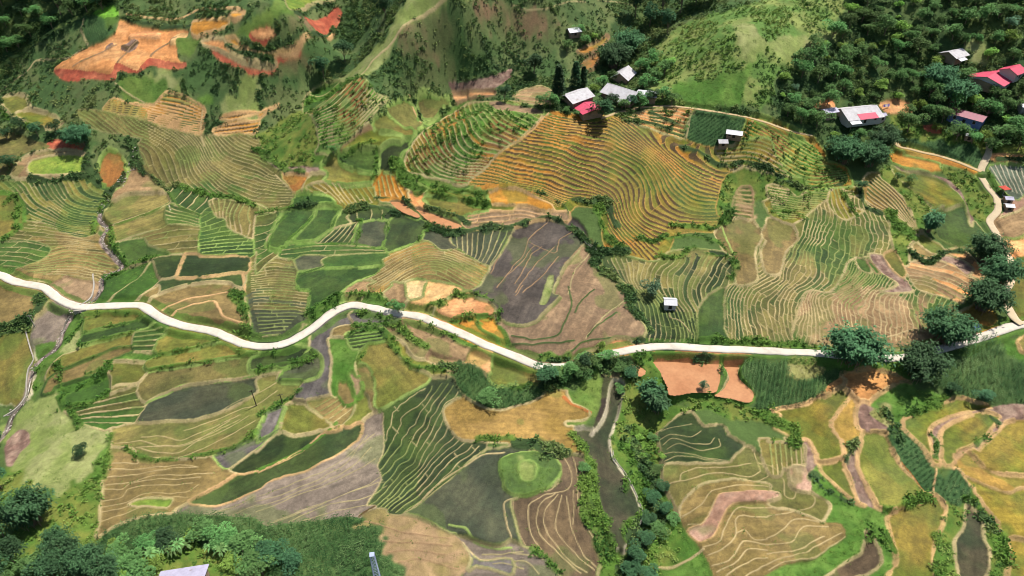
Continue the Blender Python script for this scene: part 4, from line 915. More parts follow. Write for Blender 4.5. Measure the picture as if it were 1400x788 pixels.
# soften the rims by one cell
Zs = Z.copy()
Zs[1:-1, 1:-1] = (Z[1:-1, 1:-1] * 4 + Z[:-2, 1:-1] + Z[2:, 1:-1] + Z[1:-1, :-2] + Z[1:-1, 2:]) / 8
Z = Zs + LH + HEDGED * .25
for zi, z in enumerate(ZONES):
    if 'level' in z:
        m = ZI == zi
        Z[m] = z['level'] - .2 - .15 * vnoise(X[m], Y[m], 5, 2)
# stream bed
SW = chaikin(ground_at(STREAM), False, 2)
SW = resample(SW, 2.0)
def bed(win, d):
    if Y[win].mean() > ground_at([(146, 296)])[0][1]: return
    k = np.clip(1 - d / 1.3, 0, 1)
    Z[win] = Z[win] * (1 - k) + np.minimum(Z[win], H0[win] - .9) * k
    on = d < .4
    VD[win][on] = 0; LW[win][on] = 0; HEDGED[win][on] = 0
    w_ = np.clip(.4 - d, 0, 1)
    RW[win] = np.maximum(RW[win], np.clip(w_ * 3, 0, 1))
    RC[win][on] = srgb((150, 132, 122)) * (.4 + .9 * vnoise(X[win], Y[win], 1.3, 2)[on])[:, None]
stroke(SW, 1.2, bed, pad=2)

def height(x, y):
    i = np.clip(np.searchsorted(XS, x) - 1, 0, NX - 2); j = np.clip(np.searchsorted(YS, y) - 1, 0, NY - 2)
    a = (x - XS[i]) / (XS[i + 1] - XS[i]); b = (y - YS[j]) / (YS[j + 1] - YS[j])
    return (Z[j, i] * (1 - a) + Z[j, i + 1] * a) * (1 - b) + (Z[j + 1, i] * (1 - a) + Z[j + 1, i + 1] * a) * b

bw = (LW > .5) & (VD == 0) & (fbm(X, Y, 6, 3, 2) > .47)
VD[bw] = .55; VK[bw] = KINDS.index('grass')
# road and tracks: smooth the long profile and bed the ground to it
def bed_way(p, w, lift, shoulder, zc=None):
    n = 9
    if zc is None: zc = np.convolve(np.pad(height(p[:, 0], p[:, 1]), n, mode='edge'), np.ones(2 * n + 1) / (2 * n + 1), 'valid')
    acc = np.full(X.shape, 9.0, np.float32); zt = np.zeros(X.shape, np.float32)
    for k in range(len(p) - 1):
        c = p[k:k + 2]
        win = window(c, w / 2 + shoulder + .5)
        x0, y0 = c[0]; ex, ey = c[1] - c[0]
        L2 = ex * ex + ey * ey + 1e-9
        t = np.clip(((X[win] - x0) * ex + (Y[win] - y0) * ey) / L2, 0, 1)
        d = np.hypot(X[win] - x0 - t * ex, Y[win] - y0 - t * ey) - w / 2
        up = d < acc[win]
        acc[win][up] = d[up]
        zt[win][up] = (zc[k] + (zc[k + 1] - zc[k]) * t)[up]
    f = np.clip(1 - (acc - .5) / shoulder, 0, 1) * (acc < 9)
    f = f * f * (3 - 2 * f)
    Z[:] = Z * (1 - f) + (zt + lift - .16) * f
    on = acc < .5
    VD[on] = 0; LW[on] = 0; HEDGED[on] = 0
    return zc + lift
RP = resample(chaikin(ground_at(ROAD), False, 3), 1.5)
RZ = bed_way(RP, 3.4, .15, 2.2)
def verge(win, d):
    on = (d > 1.0) & (d < 1.2 + 1.3 * vnoise(X[win], Y[win], 4, 2)) & (VD[win] == 0)
    VD[win][on] = .8; VK[win][on] = KINDS.index('grass'); HEDGED[win][on] = .7
    near_ = (d > .2) & (d < 1.2 + 1.8 * vnoise(X[win], Y[win], 5, 4))
    HEDGED[win][near_] = np.maximum(HEDGED[win][near_], .75)
stroke(RP, 3.0, verge, pad=2)
TP = []
for w, tone, q in TRACKS:
    tp = resample(chaikin(ground_at(q), False, 3), 1.2)
    TP.append((w, tone, tp, bed_way(tp, w, .06, 1.2)))
bed_way(RP, 3.0, .15, 1.0, RZ - .15)

# ---------------------------------------------------------------- ground tones
def zone_tone():
    C = np.zeros(X.shape + (3,), np.float32)
    C[:] = srgb((88, 112, 56))
    WET = np.zeros(X.shape, np.float32)
    for zi, z in enumerate(ZONES):
        m = ZI == zi
        if not m.any(): continue
        jj, ii = np.nonzero(m)
        sl = (slice(jj.min(), jj.max() + 1), slice(ii.min(), ii.max() + 1))
        mm = m[sl]; x = X[sl][mm]; y = Y[sl][mm]
        st = STYLE[z['style']]
        n1 = fbm(x, y, st[2], zi % 7, 3)
        t = np.clip((n1 - .5) * 3.2 + .5 + .5 * (vnoise(x, y, st[2] * .35, (zi + 2) % 7) - .5), 0, 1)
        h1 = hash01(BAND[sl][mm], CELL[sl][mm], np.int32(zi))
        h2 = hash01(CELL[sl][mm] + 7, BAND[sl][mm] * 3, np.int32(zi + 11))
        t = np.clip(t + (h1 - .5) * (1.1 if 'guides' in z else .3), 0, 1)[:, None]
        c = srgb(st[0]) * (1 - t) + srgb(st[1]) * t
        alt = z.get('alt')
        if alt:
            sa = STYLE[alt]
            t2 = t[::-1] if False else t
            ca = srgb(sa[0]) * (1 - t2) + srgb(sa[1]) * t2
            ka = np.clip((fbm(x, y, 26, (zi + 3) % 7, 2) - .5) * 6 + (h2 - .5) * 1.8 + .4, 0, 1)[:, None]
            c = c * (1 - ka) + ca * ka
        c = c * (1 + (h2 - .5) * 2 * st[5])[:, None]
        c = c * (.84 + .16 * vnoise(x, y, 1.4, 1) + .14 * vnoise(x, y, .55, 3))[:, None]
        if st[4] is None and 'guides' not in z and len(x) > 60:
            # drawn-out streaks along the way a field is worked, weeds coming up in patches
            w_, V_ = np.linalg.eigh(np.cov(np.stack([x, y])))
            ax, ay = V_[:, 1]
            u_ = x * ax + y * ay; v_ = -x * ay + y * ax + .8 * vnoise(x, y, 8, 2)
            c = c * (1 + .13 * (vnoise(u_ / 9, v_ / .62, 1.0, zi % 8) - .5) + .16 * (vnoise(u_ / 22, v_ / 1.7, 1.0, (zi + 3) % 8) - .5))[:, None]
        if st[4] is None and z['style'] not in ('pond', 'ponddark', 'rock', 'redsoil', 'orange', 'orangepad', 'sand', 'palesand', 'rows'):
            gk = np.clip((fbm(x, y, 11, (zi + 5) % 7, 3) - .60) * 6, 0, .34)[:, None]
            c = c * (1 - gk) + srgb((98, 124, 52)) * gk
        C[sl][mm] = c
        WET[sl][mm] = st[3] * np.clip((fbm(x, y, 14, 6, 2) - .35) * 4, 0, 1)
    return C, WET
CT, WET = zone_tone()
# plant cover has no drawn edges: neighbouring kinds mingle over a couple of metres
_v = np.isin(ZI, [i for i, z in enumerate(ZONES) if z['style'] in NOFLAT - {'redsoil', 'rock', 'pinksoil', 'dark', 'rows'}]) | (ZI < 0)
ox = ((fbm(X, Y, 3.2, 2, 3) - .5) * 7 / np.maximum(np.gradient(XS)[None, :], .2)).astype(int)
oy = ((fbm(X, Y, 3.2, 6, 3) - .5) * 7 / np.maximum(np.gradient(YS)[:, None], .2)).astype(int)
jj = np.clip(np.arange(NY)[:, None] + oy, 0, NY - 1); ii = np.clip(np.arange(NX)[None, :] + ox, 0, NX - 1)
_ok = _v & _v[jj, ii]
CM = np.where(_ok[..., None], CT[jj, ii], CT)
for _ in range(3): CM = blur(CM)
CT = np.where(_v[..., None], CM, CT)
_d = np.where(_ok, VD[jj, ii], VD); _k = np.where(_ok, VK[jj, ii], VK); VD, VK = _d * (LW < .3) + VD * (LW >= .3), np.where(LW < .3, _k, VK)
hd = (HEDGED * np.where(np.isin(VK, [1]), 1.0, .8))[..., None]
hcol = np.where((VK == 1)[..., None], srgb((62, 84, 44)), srgb((92, 130, 48))) * (.8 + .4 * vnoise(X, Y, 3, 4))[..., None]
CT = CT * (1 - RW[..., None]) + RC * RW[..., None]
CT = CT * (1 - hd) + hcol * hd
LWt = LW * (.74 + .36 * vnoise(X, Y, 7, 6))
LWt = np.clip(LWt, 0, .92)
CT = CT * (1 - LWt[..., None]) + LC * LWt[..., None]
def to_albedo(c, k=1.0):
    c = np.clip(c, 0, 255) / 255.0
    l = np.where(c <= .04045, c / 12.92, ((c + .055) / 1.055) ** 2.4)
    return l * ALB * k
# ---------------------------------------------------------------- materials
def new_mat(name):
    m = bpy.data.materials.new(name); m.use_nodes = True
    nt = m.node_tree; b = nt.nodes['Principled BSDF']
    b.inputs['Specular IOR Level'].default_value = .3
    return m, nt, b
def node(nt, t, **kw):
    n = nt.nodes.new(t)
    for k, v in kw.items(): setattr(n, k, v)
    return n
def noise(nt, vec, scale, detail=4, rough=.6):
    n = node(nt, 'ShaderNodeTexNoise'); n.inputs['Scale'].default_value = scale
    n.inputs['Detail'].default_value = detail; n.inputs['Roughness'].default_value = rough
    nt.links.new(vec, n.inputs['Vector']); return n.outputs['Fac']
def maprange(nt, v, a, b, c, d):
    n = node(nt, 'ShaderNodeMapRange'); n.inputs[1].default_value = a; n.inputs[2].default_value = b
    n.inputs[3].default_value = c; n.inputs[4].default_value = d
    nt.links.new(v, n.inputs[0]); return n.outputs[0]
def mul(nt, a, b, op='MULTIPLY'):
    n = node(nt, 'ShaderNodeMath', operation=op)
    for i, v in enumerate((a, b)):
        if isinstance(v, (int, float)): n.inputs[i].default_value = v
        else: nt.links.new(v, n.inputs[i])
    return n.outputs[0]
def tint(nt, col, fac):
    n = node(nt, 'ShaderNodeVectorMath', operation='SCALE')
    nt.links.new(col, n.inputs[0]); nt.links.new(fac, n.inputs['Scale']); return n.outputs[0]
def bump(nt, b, hgt, strength, dist):
    n = node(nt, 'ShaderNodeBump'); n.inputs['Strength'].default_value = strength; n.inputs['Distance'].default_value = dist
    nt.links.new(hgt, n.inputs['Height']); nt.links.new(n.outputs['Normal'], b.inputs['Normal'])
def surf_mat(name, rgb, rough=.85, scale=3.0, var=.25, bmp=.25, dist=.05, spec=.25, k=1.0):
    """plain tone with two sizes of mottling and a bumpy surface, in object space"""
    m, nt, b = new_mat(name)
    tc = node(nt, 'ShaderNodeTexCoord').outputs['Object']
    f = mul(nt, noise(nt, tc, scale), noise(nt, tc, scale * .22, 2), 'ADD')
    f = maprange(nt, f, .6, 1.4, 1 - var, 1 + var)
    c = node(nt, 'ShaderNodeRGB'); c.outputs[0].default_value = alb(rgb, k) + (1,)
    nt.links.new(tint(nt, c.outputs[0], f), b.inputs['Base Color'])
    b.inputs['Roughness'].default_value = rough; b.inputs['Specular IOR Level'].default_value = spec
    bump(nt, b, noise(nt, tc, scale * 2.2), bmp, dist)
    return m
def leaf_mat(name, rgb=None, k=1.0, vary=True, trans=.25):
    """leaves: tone from the mesh (or one tone), each plant a little different"""
    m, nt, b = new_mat(name)
    if rgb is None:
        src = node(nt, 'ShaderNodeAttribute', attribute_name='tone').outputs['Color']
    else:
        at = node(nt, 'ShaderNodeAttribute', attribute_name='tone').outputs['Color']
        r = node(nt, 'ShaderNodeRGB'); r.outputs[0].default_value = alb(rgb, k) + (1,)
        mm = node(nt, 'ShaderNodeVectorMath', operation='MULTIPLY')
        nt.links.new(at, mm.inputs[0]); nt.links.new(r.outputs[0], mm.inputs[1]); src = mm.outputs[0]
    if vary:
        oi = node(nt, 'ShaderNodeObjectInfo').outputs['Random']
        hs = node(nt, 'ShaderNodeHueSaturation')
        nt.links.new(maprange(nt, oi, 0, 1, .47, .515), hs.inputs['Hue'])
        nt.links.new(maprange(nt, oi, 0, 1, .7, 1.45), hs.inputs['Value'])
        nt.links.new(src, hs.inputs['Color']); src = hs.outputs['Color']
    nt.links.new(src, b.inputs['Base Color'])
    b.inputs['Roughness'].default_value = .7; b.inputs['Specular IOR Level'].default_value = .12
    tr = node(nt, 'ShaderNodeBsdfTranslucent'); nt.links.new(src, tr.inputs['Color'])
    mx = node(nt, 'ShaderNodeMixShader'); mx.inputs[0].default_value = trans
    out = nt.nodes['Material Output']
    nt.links.new(b.outputs[0], mx.inputs[1]); nt.links.new(tr.outputs[0], mx.inputs[2]); nt.links.new(mx.outputs[0], out.inputs['Surface'])
    return m

def np_mesh(name, verts, faces, mat, tone=None, smooth=False):
    """mesh from numpy arrays; faces (m,4) or (m,3); tone (n,3) linear"""
    me = bpy.data.meshes.new(name)
    n, m, q = len(verts), len(faces), faces.shape[1]
    me.vertices.add(n); me.vertices.foreach_set('co', np.ascontiguousarray(verts, np.float32).ravel())
    me.loops.add(m * q); me.loops.foreach_set('vertex_index', np.ascontiguousarray(faces, np.int32).ravel())
    me.polygons.add(m)
    me.polygons.foreach_set('loop_start', np.arange(0, m * q, q, dtype=np.int32))
    if smooth: me.polygons.foreach_set('use_smooth', np.ones(m, bool))
    me.update(calc_edges=True)
    if tone is not None:
        a = me.attributes.new('tone', 'FLOAT_COLOR', 'POINT')
        a.data.foreach_set('color', np.concatenate([tone, np.ones((n, 1))], 1).astype(np.float32).ravel())
    if mat: me.materials.append(mat)
    return me
def link(name, me, parent=None):
    o = bpy.data.objects.new(name, me); COL.objects.link(o)
    if parent: o.parent = parent
    return o
def tag(o, label=None, cat=None, group=None, kind=None):
    if label: o['label'] = label
    if cat: o['category'] = cat
    if group: o['group'] = group
    if kind: o['kind'] = kind
    return o

# ---------------------------------------------------------------- ground mesh
def ground_mat():
    m, nt, b = new_mat('terraced_ground')
    pos = node(nt, 'ShaderNodeTexCoord').outputs['Object']
    col = node(nt, 'ShaderNodeAttribute', attribute_name='tone').outputs['Color']
    wet = node(nt, 'ShaderNodeAttribute', attribute_name='wet').outputs['Fac']
    n1 = noise(nt, pos, .9, 5, .7); n2 = noise(nt, pos, .16, 3); n3 = noise(nt, pos, 3.5, 2)
    f = mul(nt, maprange(nt, n1, .25, .75, .8, 1.2), maprange(nt, n2, .3, .7, .88, 1.12))
    f = mul(nt, f, maprange(nt, n3, .3, .7, .87, 1.13))
    nt.links.new(tint(nt, col, f), b.inputs['Base Color'])
    nt.links.new(maprange(nt, wet, 0, 1, .95, .35), b.inputs['Roughness'])
    b.inputs['Specular IOR Level'].default_value = .2
    bump(nt, b, mul(nt, n1, n3, 'ADD'), .5, .25)
    return m
_idx = (np.arange(NY - 1)[:, None] * NX + np.arange(NX - 1)[None, :])
QUADS = np.stack([_idx, _idx + 1, _idx + NX + 1, _idx + NX], -1).reshape(-1, 4)
GV = np.stack([X.ravel(), Y.ravel(), Z.ravel()], 1)
gme = np_mesh('terrain', GV, QUADS, ground_mat(), to_albedo(CT).reshape(-1, 3), smooth=True)
a = gme.attributes.new('wet', 'FLOAT', 'POINT'); a.data.foreach_set('value', (WET * (1 - LW) * (1 - HEDGED)).astype(np.float32).ravel())
tag(link('terrain', gme), kind='structure')

# still water: the flooded paddies
def water_mat(name, rgb, rgb2, rough):
    m, nt, b = new_mat(name)
    tc = node(nt, 'ShaderNodeTexCoord').outputs['Object']
    mx = node(nt, 'ShaderNodeMix', data_type='RGBA')
    nt.links.new(maprange(nt, noise(nt, tc, .12, 4), .35, .65, 0, 1), mx.inputs[0])
    mx.inputs[6].default_value = alb(rgb) + (1,); mx.inputs[7].default_value = alb(rgb2) + (1,)
    nt.links.new(tint(nt, mx.outputs[2], maprange(nt, noise(nt, tc, 1.2, 3), .3, .7, .9, 1.1)), b.inputs['Base Color'])
    b.inputs['Roughness'].default_value = rough; b.inputs['Specular IOR Level'].default_value = .14
    bump(nt, b, noise(nt, tc, 2.0, 2), .04, .05)
    return m
WM = {'pond': water_mat('muddy_water', (212, 154, 108), (192, 132, 90), .3), 'ponddark': water_mat('dark_water', (58, 76, 64), (78, 80, 74), .13)}
for zi, z in enumerate(ZONES):
    if 'level' not in z: continue
    vm = (ZI == zi).ravel()
    f = QUADS[vm[QUADS].any(1)]
    used, inv = np.unique(f, return_inverse=True)
    v = GV[used].copy(); v[:, 2] = z['level'] + .02
    nm = 'pond_water'
    tag(link(nm, np_mesh(nm, v, inv.reshape(-1, 4), WM[z['style']])), kind='structure')

# road, tracks, stream: slabs that follow their long profile
def ribbon(name, p, z, w, mat, thick=.2, crown=.03, uneven=.0, n=4):
    t = np.gradient(p, axis=0); t /= np.linalg.norm(t, axis=1)[:, None] + 1e-9
    nrm = np.stack([-t[:, 1], t[:, 0]], 1)
    rows = []
    for k in range(n + 1):
        s = k / n * 2 - 1
        off = s * w / 2
        jit = uneven * (vnoise(p[:, 0] + 40 * s, p[:, 1], 2.5, 2) - .5) * (abs(s) > .9)
        q = p + nrm * (off + jit * np.sign(s))[:, None] if np.ndim(jit) else p + nrm * off
        rows.append(np.concatenate([q, (z + crown * (1 - s * s))[:, None]], 1))
    rows = [rows[0] - [0, 0, thick]] + rows + [rows[-1] - [0, 0, thick]]
    V = np.stack(rows, 1); a_, b_ = V.shape[:2]
    idx = np.arange(a_ - 1)[:, None] * b_ + np.arange(b_ - 1)[None]
    F = np.stack([idx, idx + b_, idx + b_ + 1, idx + 1], -1).reshape(-1, 4)
    me = np_mesh(name, V.reshape(-1, 3), F, mat, smooth=False)
    return tag(link(name, me), kind='structure')
road_mat = surf_mat('pale_concrete', (232, 222, 204), .9, .8, .24, .25, .03)
ribbon('road', RP, RZ, 3.0, road_mat, .22, .03, .5)
TM = {'pale': surf_mat('pale_dirt', (226, 204, 168), .95, 1.5, .15, .3, .05), 'tan': surf_mat('tan_dirt', (206, 180, 134), .95, 1.5, .2, .3, .05)}
for w, tone, tp, tz in TP:
    ribbon('dirt_track', tp, tz, w, TM[tone], .12, .02, .5)
# ---------------------------------------------------------------- low growth
def card(p, d, up, ln, wd, bend=.25):
    """one leaf: a bent quad strip of two quads' worth, given as 4 points"""
    d = d / (np.linalg.norm(d) + 1e-9)
    s = np.cross(d, up); s /= np.linalg.norm(s) + 1e-9
    tip = p + d * ln - np.array([0, 0, bend * ln])
    mid = p + d * ln * .5
    return [p, mid + s * wd / 2, tip, mid - s * wd / 2]
def proto(kind, rr):
    V = []; T = []
    def leaf(p, d, ln, wd, bend, t):
        V.extend(card(np.asarray(p, float), np.asarray(d, float), np.array([0.1, .05, 1.]) if abs(d[2]) < .9 else np.array([1., 0, 0]), ln, wd, bend)); T.extend([t] * 4)
    if kind in ('shrub', 'shrublight'):
        for k in range(22):
            a = rr.uniform(0, 2 * PI); e = rr.uniform(.0, 1.5); r = .75
            c = np.array([math.cos(a) * math.cos(e), math.sin(a) * math.cos(e), math.sin(e) * 1.0])
            p = c * rr.uniform(.35, 1) * r * np.array([1, 1, .95])
            d = c + rr.normal(0, .6, 3)
            leaf(p, d, rr.uniform(.45, .8), rr.uniform(.3, .5), .25, rr.uniform(.75, 1.25))
    elif kind == 'weed':
        for k in range(16):
            a = rr.uniform(0, 2 * PI); p = np.array([rr.normal(0, .35), rr.normal(0, .35), rr.uniform(0, .35)])
            leaf(p, [math.cos(a) * .7, math.sin(a) * .7, rr.uniform(.3, 1.1)], rr.uniform(.4, .8), rr.uniform(.2, .35), .3, rr.uniform(.75, 1.25))
    elif kind == 'grass':
        for k in range(8):
            a = rr.uniform(0, 2 * PI); p = np.array([rr.normal(0, .3), rr.normal(0, .3), 0])
            leaf(p, [math.cos(a) * .5, math.sin(a) * .5, rr.uniform(.5, 1)], rr.uniform(.3, .55), rr.uniform(.12, .2), .35, rr.uniform(.8, 1.2))
    elif kind == 'corn':
        for k in range(8):
            a = k * 2.6 + rr.uniform(-.3, .3); h = .25 + k * .2
            leaf([0, 0, h], [math.cos(a), math.sin(a), .75], rr.uniform(.7, .95), .2, .55, rr.uniform(.75, 1.2))
        leaf([0, 0, 0], [.05, .02, 1], 1.9, .12, 0, 1.3)
    return np.array(V), np.array(T)
def merged(name, protos, pos, rot, scl, tone, mat, tilt=None):
    """many plants as one mesh; tone (n,3) linear"""
    pick = RNG.integers(0, len(protos), len(pos))
    VV = []; FF = []; TT = []; base = 0
    for k, (V, T) in enumerate(protos):
        i = np.nonzero(pick == k)[0]
        if len(i) == 0: continue
        c, s = np.cos(rot[i])[:, None], np.sin(rot[i])[:, None]
        sx = scl[i][:, :1]; sz = scl[i][:, 1:]
        x = (V[None, :, 0] * c - V[None, :, 1] * s) * sx + pos[i, 0][:, None]
        y = (V[None, :, 0] * s + V[None, :, 1] * c) * sx + pos[i, 1][:, None]
        z = V[None, :, 2] * sz + pos[i, 2][:, None]
        vv = np.stack([x, y, z], -1).reshape(-1, 3)
        TT.append((tone[i][:, None, :] * T[None, :, None]).reshape(-1, 3))
        FF.append(np.arange(base, base + len(vv)).reshape(-1, 4)); base += len(vv)
        VV.append(vv)
    me = np_mesh(name, np.concatenate(VV), np.concatenate(FF), mat, np.concatenate(TT))
    return tag(link(name, me), kind='stuff')
LEAF = leaf_mat('low_leaves', vary=False, trans=.2)
UU, VV_ = project(X, Y, Z)
SEEN = (UU > -90) & (UU < 1490) & (VV_ > -70) & (VV_ < 860)
AREA = np.gradient(XS)[None, :] * np.gradient(YS)[:, None]
def scatter(kind, dens, name, tones, size, flat=(1, 1), only=None, lift=0.0, clump=0):
    ki = KINDS.index(kind)
    m = SEEN & (VK == ki) & (VD > 0)
    if only is not None: m &= only
    pr = np.where(m, VD * dens * AREA, 0)
    if clump: pr = pr * np.clip((fbm(X, Y, clump, 1, 2) - .36) * 4, .18, 1.2)
    hit = np.nonzero((RNG.random(X.shape) < pr).ravel())[0]
    n = len(hit)
    x = X.ravel()[hit] + RNG.uniform(-.4, .4, n); y = Y.ravel()[hit] + RNG.uniform(-.4, .4, n)
    z = height(x, y) + lift
    t = np.array([alb(c) for c in tones])
    q = np.clip(fbm(x, y, 16, 4, 2) * 1.6 - .3 + RNG.normal(0, .22, n), 0, .999) * (len(t) - 1)
    i = q.astype(int); f = (q - i)[:, None]
    tone = t[i] * (1 - f) + t[np.minimum(i + 1, len(t) - 1)] * f
    s = size[0] + (size[1] - size[0]) * RNG.random(n) ** 2
    scl = np.stack([s * flat[0], s * flat[1] * RNG.uniform(.75, 1.3, n)], 1)
    print(name, kind, n)
    protos = [proto(kind, np.random.default_rng(k + 5)) for k in range(5)]
    return merged(name, protos, np.stack([x, y, z], 1), RNG.uniform(0, 2 * PI, n), scl, tone, LEAF)
scatter('shrub', 1.5, 'undergrowth', [(72, 106, 62), (92, 128, 70), (118, 148, 78), (142, 158, 92)], (.38, 1.45), clump=11)
scatter('shrublight', 1.1, 'scrub_bushes', [(82, 122, 56), (110, 154, 64), (140, 176, 78), (166, 184, 98)], (.3, 1.15), clump=10)
scatter('weed', 1.15, 'hedge_growth', [(74, 116, 48), (98, 142, 56), (132, 166, 72)], (.4, 1.7))
scatter('grass', 1.7, 'grass_tufts', [(88, 130, 50), (116, 152, 62), (148, 168, 88)], (.4, 1.2))
# corn in rows
def corn():
    pos = []
    for zi, z in enumerate(ZONES):
        if z['style'] not in ('corn', 'crop', 'corndry'): continue
        p = z['poly']; a = .5 + zi % 3 * .35
        c, s = math.cos(a), math.sin(a)
        q = np.stack([p[:, 0] * c + p[:, 1] * s, -p[:, 0] * s + p[:, 1] * c], 1)
        gx, gy = np.meshgrid(np.arange(q[:, 0].min(), q[:, 0].max(), .75 if z['style'] != 'corndry' else 1.3), np.arange(q[:, 1].min(), q[:, 1].max(), 1.15))
        gx = gx.ravel() + RNG.normal(0, .16, gx.size); gy = gy.ravel() + RNG.normal(0, .12, gx.size)
        x = gx * c - gy * s; y = gx * s + gy * c
        j = np.clip(np.searchsorted(YS, y), 0, NY - 1); i = np.clip(np.searchsorted(XS, x), 0, NX - 1)
        ok = (ZI[j, i] == zi) & (VK[j, i] == 4) & SEEN[j, i] & (RNG.random(len(x)) < .93)
        pos.append(np.stack([x[ok], y[ok], height(x[ok], y[ok]), np.full(ok.sum(), {'corn': 1.0, 'crop': .7, 'corndry': .8}[z['style']]), np.full(ok.sum(), z['style'] == 'corndry')], 1))
    P = np.concatenate(pos); n = len(P)
    print('corn', n)
    t = np.array([alb(c) for c in ((58, 98, 50), (82, 122, 64), (120, 148, 90))])
    q = np.clip(fbm(P[:, 0], P[:, 1], 8, 2, 2) * 1.6 - .4 + RNG.normal(0, .25, n), 0, .999) * 2
    i = q.astype(int); f = (q - i)[:, None]
    tone = t[i] * (1 - f) + t[i + 1] * f
    tone[P[:, 4] > 0] = alb((160, 158, 92))
    s = RNG.uniform(.75, 1.15, n) * P[:, 3]
    merged('corn_crop', [proto('corn', np.random.default_rng(k)) for k in range(4)], P[:, :3], RNG.uniform(0, 2 * PI, n), np.stack([s, s], 1), tone, LEAF)
corn()
# seedlings, stubble and weeds standing in the paddies
def seedlings():
    S = {'green': (1.5, (98, 138, 58)), 'greenbright': (1.5, (122, 164, 62)), 'dkgreen': (1.3, (76, 104, 48)), 'olive': (.8, (130, 136, 58)), 'oliveochre': (.55, (136, 136, 58)), 'oliveyellow': (.6, (150, 158, 66)), 'olivebrown': (.6, (132, 132, 78)),
         'mudbrown': (.45, (180, 162, 112)), 'mudtan': (.3, (190, 166, 124)), 'mudpink': (.25, (186, 162, 128)), 'brownred': (.5, (150, 130, 96)), 'dkgrey': (.9, (90, 102, 62)), 'ponddark': (.7, (82, 100, 70)), 'mauve': (.45, (170, 156, 136)), 'mauvedark': (.4, (132, 120, 106)), 'ochredry': (.5, (190, 160, 98)), 'ochre': (.35, (172, 150, 70))}
    dens = np.zeros(len(ZONES) + 1); tn = np.zeros((len(ZONES) + 1, 3))
    for zi, z in enumerate(ZONES):
        if z['style'] in S: dens[zi] = S[z['style']][0]; tn[zi] = alb(S[z['style']][1])
    pr = np.where(SEEN & (LW < .25) & (HEDGED < .2), dens[ZI] * AREA * .62, 0) * np.clip((fbm(X, Y, 6, 2, 3) - .34) * 4.5, .1, 2)
    hit = np.nonzero((RNG.random(X.shape) < pr).ravel())[0]; n = len(hit)
    x = X.ravel()[hit] + RNG.uniform(-.15, .15, n); y = Y.ravel()[hit] + RNG.uniform(-.15, .15, n)
    tone = tn[ZI.ravel()[hit]] * RNG.uniform(.75, 1.3, n)[:, None]
    s = RNG.uniform(.3, .62, n)
    pro = []
    for k in range(4):
        V, T = proto('grass', np.random.default_rng(k + 30)); pro.append((V[:20], T[:20]))
    print('seedlings', n)
    merged('rice_seedlings', pro, np.stack([x, y, height(x, y)], 1), RNG.uniform(0, 2 * PI, n), np.stack([s, s * .8], 1), tone, LEAF)
seedlings()
# boulders in the stream
def boulders():
    rr = np.random.default_rng(4)
    bm = bmesh.new()
    for k in range(260):
        i = rr.integers(0, len(SW) - 1)
        x, y = SW[i] + rr.normal(0, .6, 2); r = rr.uniform(.1, .34)
        u, v = project(x, y, 0)
        g = bmesh.ops.create_icosphere(bm, subdivisions=1, radius=r)
        z = float(height(np.array([x]), np.array([y]))[0])
        for q in g['verts']:
            q.co = Vector((q.co.x * rr.uniform(.8, 1.3) + x, q.co.y * rr.uniform(.8, 1.3) + y, q.co.z * .6 + z + r * .1))
    me = bpy.data.meshes.new('stream_stones'); bm.to_mesh(me); bm.free()
    me.materials.append(surf_mat('river_stone', (196, 182, 172), .8, 3, .25, .3, .05))
    tag(link('stream_stones', me), kind='stuff')
boulders()

# a thread of water between the stones
_sp = SW[SW[:, 1] < ground_at([(146, 300)])[0][1]]
_sz = height(_sp[:, 0], _sp[:, 1]); _sz = np.convolve(np.pad(_sz, 2, mode='edge'), np.ones(5) / 5, 'valid')
ribbon('stream_water', _sp, _sz + .05, .55, water_mat('stream_water', (120, 116, 104), (150, 140, 124), .15), .1, 0, .3)
# ---------------------------------------------------------------- trees
BARK = surf_mat('bark', (150, 130, 108), .9, 4, .3, .4, .05)
def tube(path, r0, r1, n=6):
    """tapered tube along a path -> verts, quads"""
    path = np.asarray(path, float); m = len(path)
    t = np.gradient(path, axis=0); t /= np.linalg.norm(t, axis=1)[:, None] + 1e-9
    V = []
    for k in range(m):
        a = np.cross(t[k], [.3, .9, .1]); a /= np.linalg.norm(a) + 1e-9; b = np.cross(t[k], a)
        r = r0 + (r1 - r0) * k / (m - 1)
        for q in range(n):
            f = 2 * PI * q / n
            V.append(path[k] + r * (a * math.cos(f) + b * math.sin(f)))
    F = [[k * n + q, k * n + (q + 1) % n, (k + 1) * n + (q + 1) % n, (k + 1) * n + q] for k in range(m - 1) for q in range(n)]
    return V, F
def join(parts):
    V = []; F = []
    for v, f in parts:
        o = len(V); V.extend(v); F.extend([[i + o for i in q] for q in f])
    return np.array(V), np.array(F)
class Leaves:
    def __init__(s): s.V = []; s.T = []
    def add(s, p, d, ln, wd, bend, t):
        d = np.asarray(d, float)
        s.V.extend(card(np.asarray(p, float), d, np.array([.1, .05, 1.]) if abs(d[2]) < .9 * np.linalg.norm(d) else np.array([1., 0, 0]), ln, wd, bend))
        s.T.extend([t] * 4)
    def mesh(s, name, mat):
        n = len(s.V); T = np.array(s.T)[:, None] * np.ones((1, 3))
        return np_mesh(name, np.array(s.V), np.arange(n).reshape(-1, 4), mat, T)
def crown_lobes(rr, n, R, H, z0):
    return [(np.array([rr.normal(0, R * .42), rr.normal(0, R * .42), z0 + rr.uniform(.25, 1) * (H - z0) * .85]), rr.uniform(.34, .6) * R) for _ in range(n)]
